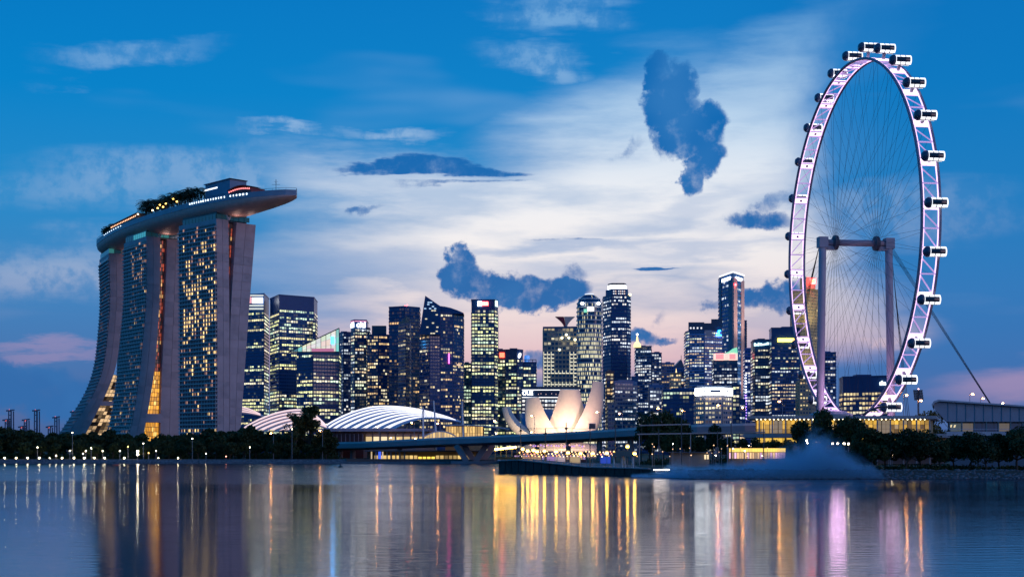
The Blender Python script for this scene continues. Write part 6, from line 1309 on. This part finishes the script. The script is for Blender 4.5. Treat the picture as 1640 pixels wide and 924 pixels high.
# ================================================================== wheel terminal
def terminal():
    t = thing('wheel_terminal', 'three-tier terminal at the wheel foot with bright yellow glazing', 'building', (XX(1340, 565), 565, GZ)); r = random.Random(14)
    SL = mat('terminal_slab', (.30, .33, .38), .6); Yf = 545
    def tier(x0, x1, yt, yb, Y, d, m, name): q = MB(); q.prism([on(x0, Y), on(x1, Y), on(x1 + 4, Y + d), on(x0 + 6, Y + d)], ZZ(yb, Y), ZZ(yt, Y)); return q.build(name, m, t)
    tier(1196, 1500, 665.5, 670.5, Yf - 4, 34, SL, 'roof_canopy'); tier(1210, 1490, 670.6, 694, Yf, 26, mat('terminal_core', (.35, .24, .10), .7), 'upper_hall'); tier(1190, 1520, 694.2, 700.5, Yf - 6, 36, SL, 'terrace'); tier(1212, 1515, 700.7, 719, Yf, 26, mat('terminal_core', (.35, .24, .10), .7), 'middle_hall'); tier(1190, 1520, 719.2, 722.5, Yf - 5, 36, SL, 'lower_slab'); tier(1200, 1510, 722.7, 742, Yf, 24, mat('terminal_base', (.14, .13, .15), .7), 'ground_hall')
    for i in range(40):
        x = 1212 + i * 6.9; k = r.uniform(.75, 1.1); dark = 1238 < x < 1250 or (1400 < x < 1425)
        for ya, yb, g_ in ((679.4, 673, 1.0), (686.6, 679.8, .85), (693.4, 687, .55)):
            kk = k * g_ * r.uniform(.55, 1.1) * (1 if x < 1275 else r.choice((.25, .5, .8, .9))); cc = (.20, .15, .09) if dark else (1.0 * kk, .56 * kk, .06 * kk) if r.random() < .85 else (.9 * kk, .62 * kk, .30 * kk)
            q = MB(); q.face([W(x, ya, Yf - .7), W(x + 6.4, ya, Yf - .7), W(x + 6.4, yb, Yf - .7), W(x, yb, Yf - .7)], cc); q.build('glazing_panel', WIN, t)
        if i % 2: q = MB(); q.beam(W(x - .2, 693.6, Yf - 1), W(x - .2, 672.8, Yf - 1), .22); q.build('mullion', STEEL, t)
        k = r.uniform(.4, 1.0); q = MB(); q.face([W(x, 708, Yf - .7), W(x + 6.5, 708, Yf - .7), W(x + 6.5, 701.4, Yf - .7), W(x, 701.4, Yf - .7)], (1.1 * k, .68 * k, .10 * k)); q.build('glazing_panel', WIN, t)
        q = MB(); q.lathe(W(x, 671.4, Yf - 3), [(.05, -.25), (.3, 0), (.05, .25)], 6); q.build('downlight', lamp_mat('down_warm', (1, .85, .5), 5, False), t)
    for i in range(14): m = MB(); x = 1216 + i * 21; m.tube([(XX(x, Yf - 3), Yf - 3, GZ), (XX(x, Yf - 3), Yf - 3, ZZ(671, Yf))], .28, 8); m.build('column', GREY, t)
    m = MB()
    for i in range(2): m.tube([W(1382 + k * 2.4, 664 - 13 * math.sin(math.pi * min(1, k / 14) * .5) + (0 if k < 14 else (k - 14) * .2), 548 + i * 5) for k in range(18)], .45, 6)
    for k in range(0, 18, 3): m.beam(W(1382 + k * 2.4, 664 - 13 * math.sin(math.pi * min(1, k / 14) * .5) + (0 if k < 14 else (k - 14) * .2), 548), W(1382 + k * 2.4, 664 - 13 * math.sin(math.pi * min(1, k / 14) * .5) + (0 if k < 14 else (k - 14) * .2), 553), .3)
    m.build('boarding_arch', STEEL, t)
    q = MB(); q.lathe(W(1330, 664, 590), [(9, -3), (9, 0), (6, 1.4), (.5, 2)], 20); q.build('drum_roof', SL, t)
    for px in (1340, 1425):
        l = bpy.data.lights.new('rim_flood', 'POINT'); l.energy = 5000; l.color = (1, .55, .95); l.shadow_soft_size = 4; o = bpy.data.objects.new('rim_flood', l); col.objects.link(o); o.parent = t; o.location = W(px, 655, 590) - ORG[t]
terminal()

# ================================================================== pit building at the right edge
def pits():
    Y = 470.0; t = thing('race_pit_building', 'grey hall with a slanted rounded end and dark strip windows', 'building', (XX(1560, Y), Y, GZ)); FRM = mat('pit_frame', (.42, .46, .54), .5); SCR = mat('pit_screen', (.26, .31, .40), .5, vary=.08, scale=.5); XR = 1760
    def P(px, py, dy=0): return W(px, py, Y) + Vector((.31 * dy, dy, 0))
    outl = [(1516, 675), (1497, 655), (1495, 648.5), (1498, 644), (1504, 641.5), (XR, 659), (XR, 675)]
    m = MB(); n = len(outl); m.add([P(*q) for q in outl] + [P(*q, 26) for q in outl], [tuple(range(n - 1, -1, -1)), tuple(range(n, 2 * n))] + [(i, (i + 1) % n, n + (i + 1) % n, n + i) for i in range(n)]); m.build('upper_screen', SCR, t)
    edge = [(1526, 693), (1494.5, 655), (1492, 648), (1495.5, 642.5), (1503, 639.8), (XR, 657.4)]; m = MB()
    for a, b in zip(edge, edge[1:]): m.beam(P(*a, 12), P(*b, 12), 1.1 if False else 28, .9, up=(0, 0, 1)) if False else m.add([P(*a, -1.6), P(*b, -1.6), P(*b, 27), P(*a, 27)] + [P(a[0] + 1.6, a[1] + 2.6, -1.6), P(b[0] + 1.6, b[1] + 2.6, -1.6), P(b[0] + 1.6, b[1] + 2.6, 27), P(a[0] + 1.6, a[1] + 2.6, 27)], [(0, 1, 2, 3), (7, 6, 5, 4), (0, 4, 5, 1), (3, 2, 6, 7)])
    m.build('roof_frame', FRM, t)
    for k in range(17): x = 1519 + k * 14.3; q = MB(); q.beam(P(x, 674.4, -.12), P(x, interp([(1504, 643.5), (XR, 660.5)], x), -.12), .16, .2, up=(0, 1, 0)); q.build('screen_joint', SCR, t)
    q = MB(); q.prism([on(1518, Y + 3), on(XR, Y + 3), on(XR, Y + 22), on(1520, Y + 22)], ZZ(691, Y), ZZ(675, Y) - .05); q.build('glazed_storey', mat('pit_glass', (.02, .03, .045), .1), t)
    r = random.Random(3)
    for k in range(12):
        x = 1521 + k * 19.5; q = MB(); c = (.10, .08, .05) if k % 3 == 1 else (.012, .014, .02); q.face([P(x + 1, 690.4, 2.7), P(x + 18, 690.4, 2.7), P(x + 18, 677.4, 2.7), P(x + 1, 677.4, 2.7)], (c if k else (.05, .06, .05))); q.build('window_pane', WIN, t); q = MB(); q.beam(P(x, 690.6, .6), P(x, 675, .6), .35); q.build('mullion', mat('mullion_teal', (.10, .20, .24), .5), t)
    for x in (1521, 1527): q = MB(); q.face([P(x, 684, 2.4), P(x + 2.6, 684, 2.4), P(x + 4, 680, 2.4), P(x + 1.4, 680, 2.4)], (.8, .65, .35)); q.build('lit_opening', WIN, t)
    q = MB(); q.beam(P(1516, 687, .2), P(XR, 687, .2), .12); q.build('handrail', FRM, t)
    q = MB(); q.prism([on(1516, Y - 2), on(XR, Y - 2), on(XR, Y + 24), on(1520, Y + 24)], ZZ(697.5, Y), ZZ(691, Y) - .02); q.build('floor_slab', FRM, t); q = MB(); q.prism([on(1522, Y + 3), on(XR, Y + 3), on(XR, Y + 22), on(1524, Y + 22)], GZ, ZZ(697.5, Y) - .02); q.build('ground_storey', mat('pit_ground', (.07, .13, .20), .4), t)
    for k in range(9): x = 1528 + k * 25; q = MB(); q.face([P(x, 728, 2.6), P(x + 21, 728, 2.6), P(x + 21, 705, 2.6), P(x, 705, 2.6)], (.006, .07, .11) if k in (2, 3) else (.003, .02, .04)); q.build('ground_window', WIN, t)
    for x, y in ((1592, 714), (1601, 714)): q = MB(); q.face([P(x, y + 2.6, 2.3), P(x + 1.2, y + 2.6, 2.3), P(x + 1.2, y - 2, 2.3), P(x, y - 2, 2.3)], (.8, .9, .9)); q.build('lit_slot', WIN, t)
pits()
# stadium floodlight tower and far lamps
t = thing('floodlight_tower', 'unlit stadium floodlight rack on a tall post', 'floodlight', (XX(1471, 720), 720, GZ)); m = MB(); m.tube([(XX(1471.5, 720), 720, GZ), (XX(1470.5, 720), 720, ZZ(626, 720))], .5, 8); m.build('post', STEEL, t); m = MB()
for j in range(4):
    for i in range(5):
        m2 = MB(); m2.box(W(1464 + i * 3 + j * .5, 626.5 + j * 4, 719), (.75, .5, 1.0)); m2.build('lamp_unit', STEEL, t)
for j in range(5): m.beam(W(1462.6 + j * .5, 624.6 + j * 4, 719.6), W(1478 + j * .5, 624.6 + j * 4, 719.6), .18)
m.build('rack', STEEL, t); m = MB(); m.lathe(W(1471, 622.8, 720), [(.05, -.3), (.45, 0), (.05, .3)], 8); m.build('beacon', lamp_mat('beacon_rose', (1, .5, .4), 6, False), t)
for px, py, Y in ((1557.8, 631, 600), (1574.6, 638, 640), (1606, 645.6, 660), (1475, 641.5, 560), (1452, 633, 560)): street_lamp(px, py, Y, GZ, 'orange street lamp rising behind the pit building', 'orange lamps behind the pit building', LAMP_O, rad=.4, arm=-1.2)
for i, (px, py, w) in enumerate(((1500, 660, 60), (1470, 662, 40))): pass
o = tree_proto('hill_tree', 'tree', 'tree', 'wide dark tree crown between the terminal and the pit building', None, (XX(1485, 600), 600, GZ), h=ZZ(655, 600) - GZ, cr=9, seed=77, nl=3200, leaf=.6, trunk=.2)

# ================================================================== motor boat, buoys, port cranes
def boat():
    Y = 405.0; x0 = XX(1058, Y); t = thing('motor_boat', 'small dark motor boat with a long white light trail above its roof, in the mist', 'boat', (x0, Y, 0)); m = MB(); rows = []
    for i in range(9):
        f = i / 8; w = 1.15 * (1 - max(0, (f - .55) / .45) ** 2); x = x0 + 3.6 - 7.2 * f; rows.append([(x, Y - w, .9 + .3 * f), (x, Y - w * .75, .05), (x, Y, -.25), (x, Y + w * .75, .05), (x, Y + w, .9 + .3 * f)])
    m.grid(rows); m.grid([[r[-1], r[0]] for r in rows]); m.face([rows[0][k] for k in range(5)]); m.build('hull', mat('boat_hull', (.05, .06, .09), .4), t)
    m = MB(); m.prism([(x0 - 1.4, Y - .8), (x0 + 1.8, Y - .8), (x0 + 1.8, Y + .8), (x0 - 1.4, Y + .8)], .95, 1.9); m.build('cabin', WHITE, t); m = MB(); m.box((x0 + .2, Y, 2.0), (3.8, 1.9, .16)); m.build('cabin_roof', DARKC, t); m = MB(); m.tube([(x0 - 2.0, Y - .75, 2.22), (x0 + 2.4, Y - .75, 2.22)], .13, 8); m.build('light_trail', lamp_mat('boat_trail_light', (1, .86, .76), 14), t)  # roof tube added in the shape of the moving boat's light streak
boat()
for px, py, Y, c, lab in ((545, 749, 640, (.02, .05, .06), 'small dark cone buoy afloat before the bridge'), (185, 745.5, 700, (.5, .10, .06), 'small red barrel float near the far bank')):
    t = thing('buoy', lab, 'buoy', (XX(px, Y), Y, 0)); m = MB(); m.lathe((XX(px, Y), Y, 0), [(.6, -.3), (1.1, .1), (1.0, .5), (.5, .7)] if c[0] < .1 else [(1.2, -.3), (1.9, .2), (1.7, .7), (.6, .8)], 12); b = m.build('float', mat('buoy_%d' % px, c, .5), t); m = MB(); m.lathe((XX(px, Y), Y, .7), [(.5, 0), (.3, .7), (.08, 1.2)] if c[0] < .1 else [(.25, 0), (.2, .3), (.05, .4)], 8); m.build('top_mark', STEEL, t)
def crane(px, yt, w, label, Y=3100.0, red=False):
    t = thing('port_crane', label, 'crane', (XX(px, Y), Y, GZ), 'port cranes on the horizon'); m = MB(); x = XX(px, Y); hw = w / F * Y / 2; zt = ZZ(yt, Y)
    for s in (-1, 1):
        for d in (0, 14): m.beam((x + s * hw, Y + d, GZ), (x + s * hw * .8, Y + d, zt), 2.0)
    for f in (.35, .55, .75, .9): m.beam((x - hw, Y, GZ + (zt - GZ) * f), (x + hw, Y, GZ + (zt - GZ) * f), 1.8)
    m.build('frame', mat('crane_blue', (.10, .14, .22), .6), t); m = MB(); m.beam((x, Y - 20, zt), (x, Y + 24, zt + 3), 3, 3); m.beam((x - hw, Y, zt), (x + hw, Y, zt), 2.4); m.build('boom', mat('crane_blue', (.10, .14, .22), .6), t); m = MB(); m.lathe((x, Y - 4, zt + (2 if not red else 0)), [(.2, -1.4), (2.2 if red else 1.2, 0), (.2, 1.4)], 8); m.build('beacon', lamp_mat('beacon_red', (1, .14, .10), 2.5, False), t)
for px, yt, w, red in ((16, 658, 5, 0), (57.5, 658, 5.4, 0), (89.5, 669, 4.4, 0), (117.5, 660, 5.4, 0), (10, 673, 4, 1), (41, 673, 5, 1), (35, 684, 4, 1), (79, 684, 4, 1)): crane(px, yt, w, 'low port crane with a glowing red beacon on the horizon' if red else 'tall thin port crane standing on the horizon beyond the trees', red=bool(red))

# ================================================================== drifting blue mist on the right bank
def mist():
    prof = [(1018, 1.4), (1060, 2.2), (1080, 4.6), (1110, 3.6), (1150, 4.2), (1200, 5.4), (1240, 7.6), (1280, 10.5), (1310, 14), (1330, 11.5), (1360, 7.5), (1392, 3)]
    Yc = 399.0; x0, x1 = XX(1014, Yc), XX(1398, Yc); m = MB(); rows = []; n = 40
    for i in range(n + 1):
        x = x0 + (x1 - x0) * i / n; px = CX + x / Yc * F; h = interp(prof, px) * 1.25; w = 13 if px > 1090 else interp([(1014, 4), (1090, 13)], px); yc = Yc if px > 1095 else interp([(1014, 405), (1095, Yc)], px)
        rows.append([(x, yc + w * math.cos(a), .15 + h * max(0, math.sin(a)) ** .7) for a in [math.pi * k / 12 for k in range(13)]])
    m.grid(rows); m.grid([[r[-1], r[0]] for r in rows]); m.face(rows[0][::-1]); m.face(rows[-1])
    mt = bpy.data.materials.new('mist_volume'); mt.use_nodes = True; nt = mt.node_tree; nt.nodes.clear(); L = nt.links
    out = nt.nodes.new('ShaderNodeOutputMaterial'); pv = nt.nodes.new('ShaderNodeVolumePrincipled'); L.new(pv.outputs[0], out.inputs['Volume']); pv.inputs['Color'].default_value = (.40, .78, 1.0, 1); pv.inputs['Anisotropy'].default_value = .1
    g = nt.nodes.new('ShaderNodeNewGeometry'); sp = nt.nodes.new('ShaderNodeSeparateXYZ'); L.new(g.outputs['Position'], sp.inputs[0])
    cr = nt.nodes.new('ShaderNodeFloatCurve'); mr = nt.nodes.new('ShaderNodeMapRange'); L.new(sp.outputs[0], mr.inputs[0]); mr.inputs[1].default_value = x0; mr.inputs[2].default_value = x1; L.new(mr.outputs[0], cr.inputs['Value'])
    c = cr.mapping.curves[0]; pts = [((XX(px, Yc) - x0) / (x1 - x0), h / 16) for px, h in prof]
    c.points[0].location = (0, pts[0][1]); c.points[1].location = (1, pts[-1][1])
    for q in pts[1:-1]: c.points.new(*q)
    cr.mapping.update()
    hh = nt.nodes.new('ShaderNodeMath'); hh.operation = 'MULTIPLY'; L.new(cr.outputs[0], hh.inputs[0]); hh.inputs[1].default_value = 16
    rel = nt.nodes.new('ShaderNodeMath'); rel.operation = 'DIVIDE'; L.new(sp.outputs[2], rel.inputs[0]); L.new(hh.outputs[0], rel.inputs[1])
    ns = nt.nodes.new('ShaderNodeTexNoise'); L.new(g.outputs['Position'], ns.inputs['Vector']); ns.inputs['Scale'].default_value = .28; ns.inputs['Detail'].default_value = 4
    a = nt.nodes.new('ShaderNodeMath'); a.operation = 'MULTIPLY_ADD'; L.new(ns.outputs['Fac'], a.inputs[0]); a.inputs[1].default_value = 1.6; L.new(rel.outputs[0], a.inputs[2])
    fa = nt.nodes.new('ShaderNodeMapRange'); fa.interpolation_type = 'SMOOTHSTEP'; L.new(a.outputs[0], fa.inputs[0]); fa.inputs[1].default_value = 1.75; fa.inputs[2].default_value = .9; fa.inputs[3].default_value = 0; fa.inputs[4].default_value = .26; L.new(fa.outputs[0], pv.inputs['Density'])
    tag(m.build('mist', mt), 'pale blue mist drifting over the boulder bank and water', 'mist', kind='stuff')
mist()
